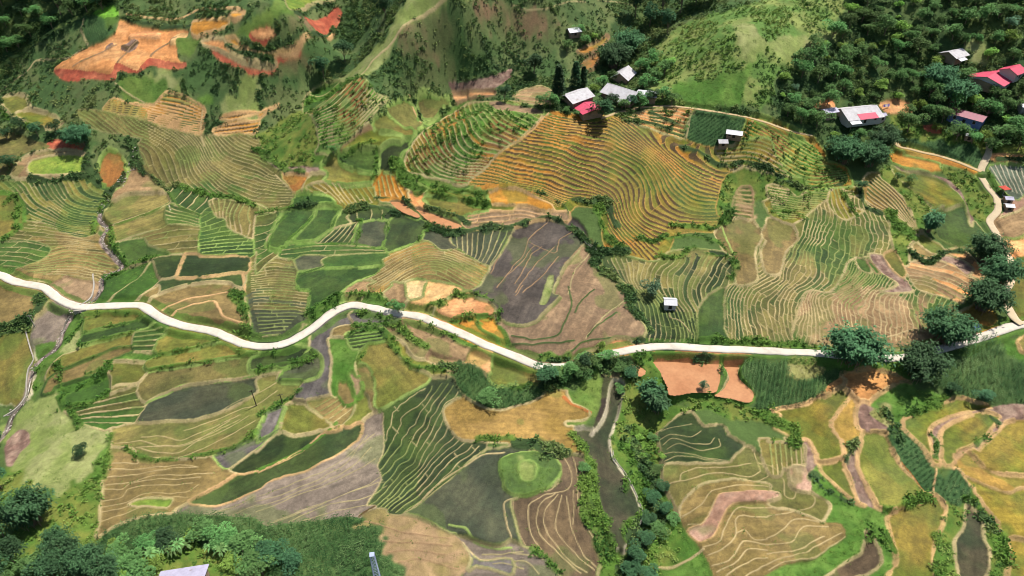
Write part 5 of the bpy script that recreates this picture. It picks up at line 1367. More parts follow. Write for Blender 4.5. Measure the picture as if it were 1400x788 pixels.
def broadleaf(seed, R=3.6, H=8.0, leaves=1150, lw=.62):
    """rounded uneven crown of leaf sprays on a forked trunk"""
    rr = np.random.default_rng(seed); L = Leaves()
    lobes = crown_lobes(rr, 11, R, H, H * .28)
    for c, r in lobes:
        tone = rr.uniform(.8, 1.22)
        for k in range(int(leaves / len(lobes))):
            d = rr.normal(0, 1, 3); d /= np.linalg.norm(d)
            if d[2] < -.35: d[2] *= -1
            p = c + d * r * rr.uniform(.62, 1.05) * np.array([1, 1, .82])
            dd = d * .8 + rr.normal(0, .55, 3)
            L.add(p, dd, rr.uniform(.7, 1.3) * lw, rr.uniform(.5, .95) * lw, .3, tone * rr.uniform(.78, 1.25))
    parts = [tube([[0, 0, -.6], [.1, .05, H * .22], [.15, 0, H * .5]], .2, .11)]
    for c, r in lobes[:6]: parts.append(tube([[.1, 0, H * .25], (c * .6 + np.array([0, 0, H * .12])), c], .1, .03, 5))
    return L, join(parts)
def bamboo(seed, R=8.0, H=12.0, culms=90, sprays=46):
    """clump of arching culms, feathered with hanging leaf sprays"""
    rr = np.random.default_rng(seed); L = Leaves(); parts = []
    for k in range(culms):
        a = rr.uniform(0, 2 * PI); b = abs(rr.normal(0, .16)) * R + .1
        out = R * rr.uniform(.15, .95); h = H * rr.uniform(.7, 1.05) * (1 - .28 * (out / R) ** 2)
        p0 = np.array([math.cos(a) * b, math.sin(a) * b, -.4])
        e = np.array([math.cos(a), math.sin(a), 0])
        path = []
        for t in np.linspace(0, 1, 7):
            path.append(p0 + e * out * t ** 1.9 + np.array([0, 0, 1]) * h * (1.35 * t - .38 * t ** 2.6))
        parts.append(tube(path[:6], .09, .03, 4))
        path = np.array(path); tone = rr.uniform(.78, 1.25)
        for q in range(sprays):
            t = rr.uniform(.3, 1) ** .8 * 6
            i = min(int(t), 5); f = t - i
            p = path[i] * (1 - f) + path[i + 1] * f + rr.normal(0, .05 * R + .25, 3) * np.array([1, 1, .8])
            d = e * .5 + rr.normal(0, .7, 3); d[2] = abs(d[2]) * .6 - .1
            for w in range(2):
                L.add(p, d + rr.normal(0, .35, 3), rr.uniform(.75, 1.4), rr.uniform(.3, .55), .5, tone * rr.uniform(.75, 1.3))
    return L, join(parts)
def conifer(seed, R=2.3, H=14.0):
    """narrow dark tree, branch whorls shorter towards the tip"""
    rr = np.random.default_rng(seed); L = Leaves()
    for k in range(26):
        z = H * (.08 + .9 * k / 26); r = R * (1 - (k / 26) ** 1.5) * rr.uniform(.8, 1.15) + .25
        for q in range(16):
            a = rr.uniform(0, 2 * PI); d = np.array([math.cos(a), math.sin(a), .15])
            for t in (.35, .65, .95):
                L.add(d * r * t + [0, 0, z], d + rr.normal(0, .4, 3), 1.15, .7, .35, rr.uniform(.7, 1.2))
    return L, join([tube([[0, 0, -.5], [0, 0, H * .5], [0, 0, H * .97]], .2, .03)])
def banana(seed):
    """clump of banana plants: broad drooping blades from short stems"""
    rr = np.random.default_rng(seed); L = Leaves(); parts = []
    for s in range(1):
        x, y = 0., 0.; h = rr.uniform(1.4, 2.6)
        parts.append(tube([[x, y, -.3], [x, y, h * .6], [x + .1, y, h]], .14, .08, 6))
        for k in range(13):
            a = k * 2.4 + rr.uniform(-.3, .3); e = np.array([math.cos(a), math.sin(a), rr.uniform(.5, 1.3)]); e /= np.linalg.norm(e)
            p = np.array([x, y, h]); q = p + e * 1.2
            L.add(p, e, 1.5, .5, .15, rr.uniform(.85, 1.2)); e2 = e.copy(); e2[2] -= .7
            L.add(q - e * .1, e2, 1.3, .5, .5, rr.uniform(.85, 1.25))
    return L, join(parts)
LM = {'forest': leaf_mat('forest_leaves', (98, 140, 78), 1.3, trans=.3), 'bamboo': leaf_mat('bamboo_leaves', (82, 126, 82), 1.2, trans=.3),
      'dark': leaf_mat('dark_leaves', (66, 104, 66), 1.3, trans=.25), 'bright': leaf_mat('fresh_leaves', (140, 182, 84), 1.15, trans=.35),
      'blue': leaf_mat('bluish_leaves', (112, 150, 112), 1.15, trans=.35), 'banana': leaf_mat('banana_leaves', (130, 176, 104), 1.15, trans=.35)}
PROTO = {}
def proto_tree(key, L, trunk, mat):
    V, F = trunk
    PROTO[key] = (L.mesh('crown', LM[mat]), np_mesh('trunk', V, F, BARK))
for k in range(6): proto_tree('forest%d' % k, *broadleaf(20 + k, 3.3 + .25 * (k % 3), 7.2 + .5 * (k % 4)), 'forest')
for k in range(3): proto_tree('dark%d' % k, *broadleaf(40 + k, 3.4, 9.5, 1300, .6), 'dark')
for k in range(3): proto_tree('bright%d' % k, *broadleaf(50 + k, 2.6, 4.6, 800, .55), 'bright')
for k in range(2): proto_tree('blue%d' % k, *broadleaf(60 + k, 2.8, 5.2, 1000, .5), 'blue')
for k in range(4): proto_tree('bamboo%d' % k, *bamboo(70 + k), 'bamboo')
proto_tree('slim', *bamboo(80, 3.2, 10, 34, 32), 'bamboo')
for k in range(2): proto_tree('conifer%d' % k, *conifer(90 + k), 'dark')
for k in range(2): proto_tree('banana%d' % k, *banana(95 + k), 'banana')
TREE_RR = np.random.default_rng(12)
def tree_xy(key, x, y, s, name, label, cat='tree', group=None, sz=None):
    z = float(height(np.array([x]), np.array([y]))[0]) - .1
    e = bpy.data.objects.new(name, None); COL.objects.link(e)
    e.empty_display_size = .5
    e.location = (x, y, z); e.rotation_euler = (0, 0, TREE_RR.uniform(0, 2 * PI)); e.scale = (s, s, sz or s)
    tag(e, label, cat, group)
    c, t = PROTO[key]
    link('trunk', t, e); link('crown', c, e)
    return e
def tree(key, u, v, s, name, label, cat='tree', group=None, sz=None):
    x, y = ground_at([(u, v)])[0]
    return tree_xy(key, x, y, s, name, label, cat, group, sz)
B = 'bamboo_clump'; BC = 'bamboo'
tree('bamboo0', 1163, 497, 1.15, B, 'large dark bamboo clump covering the road left of a second one across the road', BC, sz=.95)
tree('bamboo1', 1252, 514, .95, B, 'dark bamboo clump on the near side of the road beside the tall corn', BC, sz=.92)
tree('bamboo2', 1292, 466, .95, B, 'dark bamboo clump sheltering the small blue roofed shed by the road', BC, sz=.92)
tree('bamboo3', 1343, 422, .84, B, 'nearest of three dark bamboo clumps along the right hand dirt track', BC, sz=.9)
tree('bamboo1', 1361, 392, .8, B, 'middle one of three dark bamboo clumps along the right hand dirt track', BC, sz=.9)
tree('bamboo0', 1343, 357, .82, B, 'farthest of three dark bamboo clumps along the right hand dirt track', BC, sz=.9)
tree('slim', 1268, 318, .95, 'bamboo_clump', 'slim leaning bamboo clump on the edge of the olive pond field', BC, sz=.95)
tree('bamboo2', 1152, 222, .92, B, 'left part of the big dark grove below the long grey roofed house', BC, sz=.85)
tree('bamboo3', 1187, 226, .82, B, 'nearest clump of the big dark grove below the long grey roofed house', BC, sz=.85)
tree('bamboo0', 1205, 204, .78, B, 'right part of the dark grove beside the track under the grey roofed house', BC, sz=.85)
tree('bamboo1', 838, 92, 1.0, B, 'broad bluish bamboo grove behind the grey roofed farm houses', BC, sz=.9)
tree('bamboo3', 858, 72, .9, B, 'upper bluish bamboo clump at the top of the grove behind the farm', BC, sz=.85)
tree('bamboo2', 1303, 138, 1.0, B, 'broad feathery bamboo clump below the red roofed house on the hillside', BC, sz=.8)
tree('bamboo3', 1280, 118, .8, B, 'feathery bamboo clump under the small grey hut in the forest', BC, sz=.8)
tree('bamboo0', 50, 716, .72, B, 'feathery dark bamboo clump on the weedy slope at lower left', BC, sz=.95)
tree('bamboo1', 112, 200, .62, B, 'dark bushy clump above the small orange pond at left', BC, sz=.75)
tree('slim', 96, 196, .9, B, 'small dark clump beside the bushy clump above the orange pond', BC, sz=.7)
tree('slim', 886, 548, 1.0, B, 'upright dark clump on the ravine bank by the brown pond', BC, sz=.85)
tree('slim', 897, 562, 1.05, B, 'lower dark clump on the ravine bank under the brown pond', BC, sz=.8)
tree('dark0', 822, 166, 1.35, 'round_tree', 'large round dark tree right of the pink roofed farm house', sz=.95)
tree('dark1', 472, 86, 1.15, 'round_tree', 'tall dark tree on the red slope, the upper of two', sz=1.0)
tree('dark2', 443, 108, 1.05, 'round_tree', 'tall dark tree on the red slope, the lower of two', sz=1.0)
tree('dark0', 527, 26, 1.2, 'round_tree', 'dark tree in the gully beside the grassy ridge at the top')
tree('dark1', 690, 140, .75, 'round_tree', 'small dark tree beside the rounded terraced spur')
tree('dark2', 730, 102, 1.25, 'round_tree', 'dark broad tree on the scrub slope above the farm houses', sz=.9)
for i, (u, v, s) in enumerate(((868, 24, 1.3), (905, 20, 1.35), (930, 18, 1.35), (951, 8, 1.3), (972, 2, 1.3), (912, 46, 1.0), (888, 38, 1.1))):
    tree('dark%d' % (i % 3), u, v, s, 'tall_tree', 'tall dark tree in the row along the top edge above the light green hill', group='tall dark trees at the top edge', sz=s * 1.1)
tree('conifer0', 763, 134, 1.0, 'conifer_tree', 'tallest dark columnar conifer left of the grey roofed farm house', 'conifer')
tree('conifer1', 786, 121, .85, 'conifer_tree', 'middle sized columnar conifer behind the grey roofed farm house', 'conifer')
tree('conifer0', 797, 119, .68, 'conifer_tree', 'shortest columnar conifer of the three behind the grey roofed farm house', 'conifer')
for i, (u, v, k) in enumerate(((757, 519, 'forest1'), (768, 517, 'bright0'), (779, 514, 'forest3'), (790, 511, 'forest0'), (800, 507, 'dark2'), (809, 502, 'forest4'), (818, 497, 'bright1'), (772, 523, 'forest5'), (796, 516, 'forest2'), (830, 497, 'forest1'))):
    tree(k, u, v, .62, 'roadside_tree', 'bushy green tree in the thicket that hides the road near the ravine head', group='thicket hiding the road', sz=.45)
tree('dark1', 745, 526, .95, 'round_tree', 'round dark tree where the road disappears behind shrubs', sz=.6)
tree('forest0', 545, 427, .62, 'roadside_tree', 'small dark tree on the road verge at the top of the bend', sz=.62)
tree('blue0', 889, 405, 1.0, 'small_tree', 'small bluish green tree left of the white hut in the paddies')
tree('bright0', 822, 480, .6, 'small_tree', 'little yellow green tree at the road edge by the pinkish field', sz=.8)
tree('blue1', 959, 538, .45, 'small_tree', 'tiny upright tree on the rim of the brown pond', sz=.7)
tree('dark2', 1343, 548, .75, 'bush', 'dark bush on the path corner between corn and olive paddies', 'bush', sz=.4)
tree('dark0', 1300, 536, .55, 'bush', 'low dark bush at the lower edge of the corn on the right', 'bush', sz=.35)
tree('dark1', 114, 622, .5, 'bush', 'single dark bush on the pale grass slope', 'bush', sz=.35)
tree('forest2', 1243, 248, .5, 'bush', 'small round bush above the olive pond field', 'bush', sz=.4)
tree('forest3', 1226, 246, .5, 'bush', 'dark bush at the top left corner of the olive pond field', 'bush', sz=.45)
tree('forest1', 457, 212, .5, 'bush', 'small upright bush on the rim between two green paddies', 'bush', sz=.6)
tree('dark1', 1176, 262, .6, 'bush', 'round dark bush on the wall between ochre terraces and cell paddies', 'bush', sz=.45)
tree('forest5', 665, 545, .9, 'bush', 'bush standing at the top edge of the dark corn patch', 'bush', sz=.4)
for i, (u, v) in enumerate(((18, 230), (2, 238), (-6, 205), (10, 190), (30, 178), (52, 186), (78, 182))):
    tree('dark%d' % (i % 3), u, v, .8, 'shade_tree', 'dark tree in the belt below the two olive paddies at the left edge', group='trees at the left edge', sz=.55)
for i, (u, v, k) in enumerate(((-8, 610, 'dark0'), (-14, 645, 'dark1'), (2, 668, 'dark2'), (-6, 700, 'dark0'), (6, 735, 'dark1'), (20, 770, 'dark2'), (48, 782, 'forest0'), (2, 790, 'dark0'), (75, 790, 'dark1'))):
    tree(k, u, v, .95, 'shade_tree', 'deep green tree along the lower left edge of the photo', group='trees along the lower left edge', sz=.8)
for i, (u, v, s) in enumerate(((98, 770, 1.25), (118, 782, 1.15), (84, 752, 1.0), (132, 770, .9), (150, 792, 1.1))):
    tree('bamboo%d' % (i % 4), u, v, s * .42, 'bamboo_clump', 'feathery bamboo clump in the lower left grove beside the corn', 'bamboo', 'lower left grove', s * .6)
for i, (u, v, s, k) in enumerate(((168, 765, .9, 'forest1'), (188, 780, 1.0, 'forest0'), (158, 748, .7, 'bright1'), (205, 752, .7, 'forest2'), (285, 735, .9, 'forest3'), (262, 738, .8, 'bright0'), (310, 742, .9, 'forest4'), (335, 748, 1.0, 'forest5'),
                                  (232, 745, .8, 'dark0'), (348, 770, .9, 'forest1'), (375, 765, .9, 'dark1'), (400, 775, .8, 'dark2'), (320, 770, .9, 'bright2'), (215, 775, .8, 'bright1'), (360, 785, .9, 'forest2'), (165, 790, .8, 'bright2'))):
    tree(k, u, v, s, 'leafy_tree', 'leafy tree in the green belt around the pale metal roof at the bottom', group='trees around the bottom roof', sz=s * .6)
for i, (u, v) in enumerate(((240, 758), (246, 753), (255, 752), (293, 755), (299, 751), (208, 765), (214, 761), (305, 760), (228, 757))):
    tree('banana%d' % (i % 2), u, v, 1.0, 'banana_plant', 'banana plant with broad drooping leaves beside the pale metal roof', 'banana plant', 'banana plants at the bottom')
for i, (u, v, s, k) in enumerate(((892, 600, .55, 'forest0'), (880, 625, .5, 'bright0'), (897, 645, .6, 'forest1'), (905, 668, .7, 'dark0'), (890, 685, .75, 'dark1'), (908, 700, .75, 'dark2'), (884, 715, .8, 'dark0'), (902, 728, .7, 'forest2'), (882, 742, .7, 'dark1'), (870, 765, .9, 'dark2'),
                                  (862, 785, .9, 'dark0'), (885, 790, .8, 'dark1'), (800, 640, .55, 'forest3'), (875, 600, .5, 'bright1'), (850, 530, .6, 'forest4'), (862, 515, .7, 'dark1'), (845, 505, .6, 'forest2'), (815, 500, .7, 'forest0'), (795, 500, .8, 'forest1'), (780, 512, .75, 'forest3'), (768, 520, .7, 'forest5'), (905, 625, .5, 'bright2'), (920, 712, .6, 'forest4'))):
    tree(k, u, v, s * .8, 'ravine_tree', 'bushy green tree in the ravine below the road', group='trees in the ravine', sz=s * .42)
for i, (u, v, s, k) in enumerate(((775, 153, .4, 'forest0'), (788, 160, .4, 'forest1'), (752, 148, .8, 'forest2'), (738, 146, .7, 'forest3'), (770, 140, .5, 'forest4'), (805, 162, .55, 'dark0'), (812, 125, .8, 'bright0'), (825, 118, .7, 'forest5'), (838, 110, .7, 'forest0'), (836, 147, .7, 'dark1'), (850, 150, .7, 'forest1'), (862, 148, .7, 'dark2'), (875, 146, .8, 'forest2'), (890, 142, .8, 'dark0'), (905, 138, .8, 'forest3'), (918, 142, .8, 'forest4'),
                                  (878, 122, .9, 'forest5'), (895, 112, .9, 'forest0'), (908, 102, .9, 'forest1'), (890, 90, .9, 'forest2'), (875, 100, .9, 'forest3'), (915, 90, .8, 'bright1'), (775, 70, .7, 'forest3'), (800, 62, .7, 'forest4'), (812, 55, .7, 'bright2'), (795, 48, .7, 'forest5'))):
    tree(k, u, v, s, 'village_tree', 'leafy green tree around the grey and pink roofed farm houses', group='trees around the farm houses', sz=s * .85)
# woods: trees one can still tell apart, spaced unevenly
AVOID = [(1300, 74, 18), (1322, 84, 12), (1352, 104, 34), (1380, 98, 20), (1318, 162, 26), (1168, 152, 36), (1135, 158, 18), (1215, 150, 26), (1210, 160, 18), (1398, 150, 8), (1395, 160, 8), (1330, 80, 14), (1322, 170, 12)]
def wood(outline, gap, keys, name, label, group, lo, hi, limit):
    P = ground_at(pts(outline)); rr = np.random.default_rng(len(outline))
    got = []; tries = 0
    x0, y0 = P.min(0); x1, y1 = P.max(0)
    while len(got) < limit and tries < 12000:
        tries += 1
        q = np.array([rr.uniform(x0, x1), rr.uniform(y0, y1)])
        if not inside(P, q[:1], q[1:])[0]: continue
        if any((q[0] - a) ** 2 + (q[1] - b) ** 2 < gap * gap for a, b in got): continue
        u, v = project(q[0], q[1], float(relief(q[:1], q[1:])[0]))
        if not (-50 < u < 1450 and -45 < v < 240): continue
        if any(abs(u - a) < r and -.4 * r < v - b < r * .5 + 17 for a, b, r in AVOID): continue
        got.append(q)
        s = rr.uniform(lo, hi)
        tree_xy(keys[rr.integers(len(keys))], q[0], q[1], s, name, label, 'tree', group, s * rr.uniform(.75, 1.0))
    print(name, group, len(got))
FK = ['forest0', 'forest1', 'forest2', 'forest3', 'forest4', 'forest5']
wood('P -60,-60 162,-60 160,6 122,24 90,35 50,54 0,86 -60,130', 5.6, FK + ['dark0', 'dark1', 'dark2'], 'forest_tree', 'dark green tree of the dense wood in the upper left corner', 'trees of the upper left wood', .75, 1.25, 110)
wood('P 1460,-60 1180,-60 1168,10 1118,60 1095,88 1068,112 1060,150 1095,172 1130,186 1150,192 1215,192 1260,172 1290,192 1350,206 1420,214 1460,220', 5.0, FK + FK + ['bright0', 'bright1', 'bright2', 'bright0', 'bright1', 'blue0'], 'forest_tree', 'bushy green tree of the wood on the upper right hillside', 'trees of the upper right wood', .42, 1.15, 280)
# ---------------------------------------------------------------- buildings and small structures
def sheet_mat(name, rgb, rough=.55, k=1.0, pitch=5.0):
    """corrugated roofing: fine ribs, weather streaks"""
    m, nt, b = new_mat(name)
    tc = node(nt, 'ShaderNodeTexCoord').outputs['Object']
    wv = node(nt, 'ShaderNodeTexWave', bands_direction='X'); wv.inputs['Scale'].default_value = pitch * .3
    wv.inputs['Distortion'].default_value = .0
    nt.links.new(tc, wv.inputs['Vector'])
    f = mul(nt, maprange(nt, noise(nt, tc, .7, 5, .7), .3, .7, .78, 1.12), maprange(nt, wv.outputs['Fac'], 0, 1, .9, 1.04))
    c = node(nt, 'ShaderNodeRGB'); c.outputs[0].default_value = alb(rgb, k) + (1,)
    rm = node(nt, 'ShaderNodeMix', data_type='RGBA')
    nt.links.new(maprange(nt, noise(nt, tc, .45, 6, .75), .56, .68, 0, .55), rm.inputs[0])
    nt.links.new(tint(nt, c.outputs[0], f), rm.inputs[6]); rm.inputs[7].default_value = alb((142, 112, 92)) + (1,)
    nt.links.new(rm.outputs[2], b.inputs['Base Color'])
    b.inputs['Roughness'].default_value = rough
    bump(nt, b, wv.outputs['Fac'], .4, .04)
    return m
ROOFM = {'grey': sheet_mat('grey_roofing', (226, 222, 224), .8), 'pink': sheet_mat('red_roofing', (238, 84, 116), .6), 'white': sheet_mat('white_roofing', (246, 246, 250), .5, 1.0),
         'maroon': sheet_mat('maroon_roofing', (170, 72, 96), .5), 'blue': sheet_mat('blue_roofing', (78, 104, 190), .5), 'lilac': sheet_mat('lilac_roofing', (206, 200, 224), .6), 'red': sheet_mat('red_canopy', (236, 86, 62), .7)}
WALLM = {'wood': surf_mat('weathered_boards', (176, 150, 124), .9, 3, .25, .3, .04), 'white': surf_mat('whitewash', (228, 222, 214), .9, 2, .1, .2, .02),
         'blue': surf_mat('blue_wall', (120, 140, 196), .8, 2, .12, .2, .02), 'grey': surf_mat('grey_render', (176, 170, 166), .9, 2, .15, .2, .02)}
DARKM = surf_mat('dark_opening', (52, 46, 44), .6, 2, .1, .1, .01); FRAMEM = surf_mat('window_frame', (206, 200, 190), .7, 4, .08, .1, .01)
CONCM = surf_mat('concrete', (190, 182, 168), .9, 2, .15, .25, .03)
def boxv(x0, x1, y0, y1, z0, z1):
    V = [(x, y, z) for z in (z0, z1) for y in (y0, y1) for x in (x0, x1)]
    F = [(0, 2, 3, 1), (4, 5, 7, 6), (0, 1, 5, 4), (2, 6, 7, 3), (0, 4, 6, 2), (1, 3, 7, 5)]
    return V, F
def pmesh(name, shells, mat, parent=None):
    V = []; F = []
    for v, f in shells:
        o = len(V); V.extend([tuple(map(float, q)) for q in v]); F.extend([tuple(i + o for i in q) for q in f])
    me = bpy.data.meshes.new(name); me.from_pydata(V, [], F); me.update()
    bm = bmesh.new(); bm.from_mesh(me); bmesh.ops.recalc_face_normals(bm, faces=bm.faces); bm.to_mesh(me); bm.free()
    me.materials.append(mat)
    return link(name, me, parent)
def slab(a, b, c, d, t):
    """roof plane a-b-c-d with thickness t below"""
    P = [np.array(q, float) for q in (a, b, c, d)]
    n = np.cross(P[1] - P[0], P[3] - P[0]); n /= np.linalg.norm(n)
    if n[2] < 0: n = -n
    V = [p for p in P] + [p - n * t for p in P]
    return V, [(0, 1, 2, 3), (7, 6, 5, 4), (0, 4, 5, 1), (1, 5, 6, 2), (2, 6, 7, 3), (3, 7, 4, 0)]
def place(name, u, v, rot, label, cat, group=None, dz=0.0):
    x, y = ground_at([(u, v)])[0]
    e = bpy.data.objects.new(name, None); COL.objects.link(e); e.empty_display_size = .5
    e.location = (x, y, float(height(np.array([x]), np.array([y]))[0]) + dz); e.rotation_euler = (0, 0, math.radians(rot))
    return tag(e, label, cat, group)
def house(name, u, v, rot, W, D, h, rise, roof, wall, label, cat='house', over=.7, lean=None, panel=None, dz=.1, wins=2):
    """gabled house, ridge along its own x; front is -y. (u,v) = foot of the house centre"""
    e = place(name, u, v, rot, label, cat, dz=dz)
    x, y = W / 2, D / 2
    V, F = boxv(-x, x, -y, y, -1.2, h)
    V = V + [(-x, 0, h + rise), (x, 0, h + rise)]
    F = [f for f in F if f != (4, 5, 7, 6)] + [(4, 6, 8), (5, 9, 7), (4, 8, 9, 5), (6, 7, 9, 8)]
    wl = pmesh('wall', [(V, F)], WALLM[wall], e)
    k = rise / y; ox = x + over; oy = y + over; zt = h + rise + .12; ze = h - over * k + .12
    rf = pmesh('roof', [slab((-ox, 0, zt), (ox, 0, zt), (ox, -oy, ze), (-ox, -oy, ze), .09), slab((-ox, 0, zt + .003), (ox, 0, zt + .003), (ox, oy, ze + .003), (-ox, oy, ze + .003), .09)], ROOFM[roof], e)
    pmesh('ridge_cap', [slab((-ox - .02, 0, zt + .07), (ox + .02, 0, zt + .07), (ox + .02, -.22, zt - .02), (-ox - .02, -.22, zt - .02), .03), slab((-ox - .02, 0, zt + .074), (ox + .02, 0, zt + .074), (ox + .02, .22, zt - .02), (-ox - .02, .22, zt - .02), .03)], ROOFM[roof], rf)
    d = pmesh('door', [boxv(-.55, .55, -y - .05, -y + .02, 0, min(2.0, h - .25))], DARKM, e)
    pmesh('handle', [boxv(.38, .44, -y - .1, -y - .04, .95, 1.1)], FRAMEM, d)
    for s in range(wins):
        cx = (-1 if s == 0 else 1) * W * .3
        wd = pmesh('window', [boxv(cx - .5, cx + .5, -y - .03, -y + .02, h * .38, h * .78)], DARKM, e)
        q = [boxv(cx - .56, cx + .56, -y - .06, -y - .035, h * .78, h * .78 + .07), boxv(cx - .56, cx + .56, -y - .06, -y - .035, h * .38 - .07, h * .38), boxv(cx - .56, cx - .5, -y - .06, -y - .035, h * .38, h * .78), boxv(cx + .5, cx + .56, -y - .06, -y - .035, h * .38, h * .78)]
        pmesh('frame', q, FRAMEM, wd)
    if lean:   # lean-to roof: (x0, x1, depth, tone) in front of the eaves
        x0, x1, dp, tone = lean
        pmesh('lean_to_roof', [slab((x0, -oy + .35, ze - .1), (x1, -oy + .35, ze - .1), (x1, -oy - dp, ze - .75), (x0, -oy - dp, ze - .75), .07)], ROOFM[tone], e)
        for px in (x0 + .15, x1 - .15): pmesh('post', [boxv(px - .07, px + .07, -oy - dp + .2, -oy - dp + .34, -1.2, ze - .80)], WALLM['wood'], e)
    if panel:  # a differently coloured strip of sheeting on the front slope: (x0, x1, from ridge 0..1, tone)
        x0, x1, f, tone = panel
        ya = -oy * f; za = zt + (ze - zt) * f + .05
        pmesh('roof_patch', [slab((x0, ya, za), (x1, ya, za), (x1, -oy - .15, ze + .03), (x0, -oy - .15, ze + .03), .04)], ROOFM[tone], e)
    return e
# the farm on the spur
house('farm_house', 787, 137, 40, 11.5, 8.5, 1.9, 1.9, 'grey', 'wood', 'long grey corrugated roof house touching a pink roofed one')
house('farm_house', 803, 152, -66, 9.5, 9, 1.8, 1.0, 'pink', 'wood', 'pink roofed house in front of the long grey roof')
house('farm_house', 850, 134, -42, 14, 9.5, 2.0, 2.1, 'grey', 'wood', 'broad grey roofed house right of the pink one', lean=(2.5, 6.8, 1.8, 'grey'))
house('store_shed', 884, 136, -16, 7.5, 6, 2.0, .8, 'white', 'wood', 'low pale shed at the right end of the broad grey house', 'shed', over=.4, wins=0)
house('farm_house', 852, 108, 62, 9.5, 7.0, 2.0, 2.2, 'grey', 'wood', 'steep grey gable behind the broad grey house under the bamboo', wins=1)
house('hillside_hut', 784, 47, 20, 5.0, 4.4, 1.6, 1.0, 'white', 'wood', 'lone hut with a white roof high on the scrub slope', 'hut', over=.5, wins=1)
house('field_shed', 1003, 187, -18, 5.6, 3.6, 1.5, .7, 'white', 'wood', 'white roofed shed beside the green garden plot above the terraces', 'shed', over=.4, wins=1)
house('field_shed', 987, 199, 0, 3.2, 2.8, 1.4, .7, 'grey', 'wood', 'little grey shed at the lower corner of the green garden plot', 'shed', over=.35, wins=0)
# hillside houses on the right
house('long_house', 1170, 160, 14, 15.5, 11.5, 2.1, 2.2, 'grey', 'white', 'long grey roofed house with a pink strip of sheeting at its front', panel=(-3.0, 5.5, .55, 'pink'), lean=(-8.0, -3.2, 1.8, 'white'))
house('store_shed', 1132, 158, 20, 6.0, 4.0, 2.0, .8, 'lilac', 'wood', 'low pale shed at the left end of the long grey roofed house', 'shed', over=.35, wins=0)
house('wash_house', 1204, 163, 10, 2.6, 2.2, 2.0, .5, 'lilac', 'white', 'tiny pale outbuilding between the long house and the footpath', 'shed', over=.25, wins=0)
house('hillside_hut', 1302, 80, 30, 8.0, 7.0, 2.0, 1.4, 'grey', 'wood', 'grey roofed hut in the wood above the feathery bamboo', 'hut', lean=(-3.6, 1.0, 1.6, 'white'), wins=1)
house('villa', 1353, 112, 40, 11.0, 13.0, 1.9, 1.7, 'pink', 'white', 'largest red roofed house on the hillside with a grey lean-to at its left')
house('villa', 1381, 105, 34, 7.0, 6.5, 2.4, 1.4, 'pink', 'white', 'small red roofed annex right of the largest red roofed house', wins=1)
house('store_shed', 1340, 116, 40, 5.0, 12, 2.2, .9, 'grey', 'wood', 'grey roofed lean-to shed left of the largest red roofed house', 'shed', over=.4, wins=0)
house('block_house', 1319, 168, -45, 12.0, 6.5, 3.0, 1.1, 'maroon', 'blue', 'maroon roofed house with pale blue walls among the trees', over=.5, wins=2)
house('field_shed', 1398, 152, 0, 3.5, 3.0, 2.0, .6, 'white', 'grey', 'small white roofed shed at the right edge below the red roofs', 'shed', over=.3, wins=0)
house('field_shed', 1323, 192, -20, 3.0, 2.0, 1.7, .5, 'grey', 'wood', 'little grey shed in the garden below the maroon roofed house', 'shed', over=.25, wins=0)
# in the fields
house('field_hut', 915, 419, -4, 3.6, 3.4, 1.9, .9, 'white', 'white', 'small white hut standing alone among the dark paddies', 'hut', over=.35, wins=0)
house('roadside_shed', 1327, 454, 14, 2.9, 2.3, 2.2, .5, 'blue', 'wood', 'small blue roofed shed at the roadside under the bamboo', 'shed', over=.35, wins=0)
house('field_shed', 1377, 275, -8, 2.6, 2.4, 1.4, .5, 'lilac', 'wood', 'lilac roofed shed by the track under the vegetable rows', 'shed', over=.25, wins=0)
house('field_shed', 1378, 285, -8, 2.8, 2.4, 1.3, .5, 'white', 'wood', 'white roofed shed in front of the lilac roofed one by the track', 'shed', over=.25, wins=0)
house('barn', 254, 806, 10, 9.2, 6.0, 2.8, 1.0, 'lilac', 'wood', 'barn with a pale metal roof cut off by the bottom edge', 'barn', over=.6, wins=2)
# red canopy
e = place('canopy', 1371, 263, 15, 'small red canopy on four posts beside the vegetable rows', 'canopy')
h = 2.1; r = 1.5
pmesh('canopy_top', [([(-r, -r, h), (r, -r, h), (r, r, h), (-r, r, h), (0, 0, h + .7), (-r, -r, h - .15), (r, -r, h - .15), (r, r, h - .15), (-r, r, h - .15)], [(0, 1, 4), (1, 2, 4), (2, 3, 4), (3, 0, 4), (0, 5, 6, 1), (1, 6, 7, 2), (2, 7, 8, 3), (3, 8, 5, 0)])], ROOFM['red'], e)
for sx in (-1, 1):
    for sy in (-1, 1): pmesh('post', [boxv(sx * 1.35 - .04, sx * 1.35 + .04, sy * 1.35 - .04, sy * 1.35 + .04, -.5, h - .02)], WALLM['grey'], e)
# laundry frame in the yard of the long house
e = place('laundry_rack', 1210, 148, 20, 'laundry rack with violet and white cloths in the bare earth yard', 'laundry rack')
for sx in (-1.8, 1.8): pmesh('post', [boxv(sx - .05, sx + .05, -.05, .05, -.4, 1.7)], WALLM['wood'], e)
pmesh('rail', [boxv(-1.75, 1.75, -.03, .03, 1.6, 1.66)], WALLM['wood'], e)
cl = [surf_mat('violet_cloth', (128, 104, 176), .9, 2, .1, .2, .02), surf_mat('white_cloth', (236, 232, 232), .9, 2, .05, .2, .02), surf_mat('pale_violet_cloth', (160, 140, 200), .9, 2, .1, .2, .02)]
for k in range(3): pmesh('cloth', [slab((-1.6 + k * 1.1, .03, 1.69), (-.6 + k * 1.1, .03, 1.69), (-.6 + k * 1.1, -.55, .7), (-1.6 + k * 1.1, -.55, .7), .03)], cl[k], e)
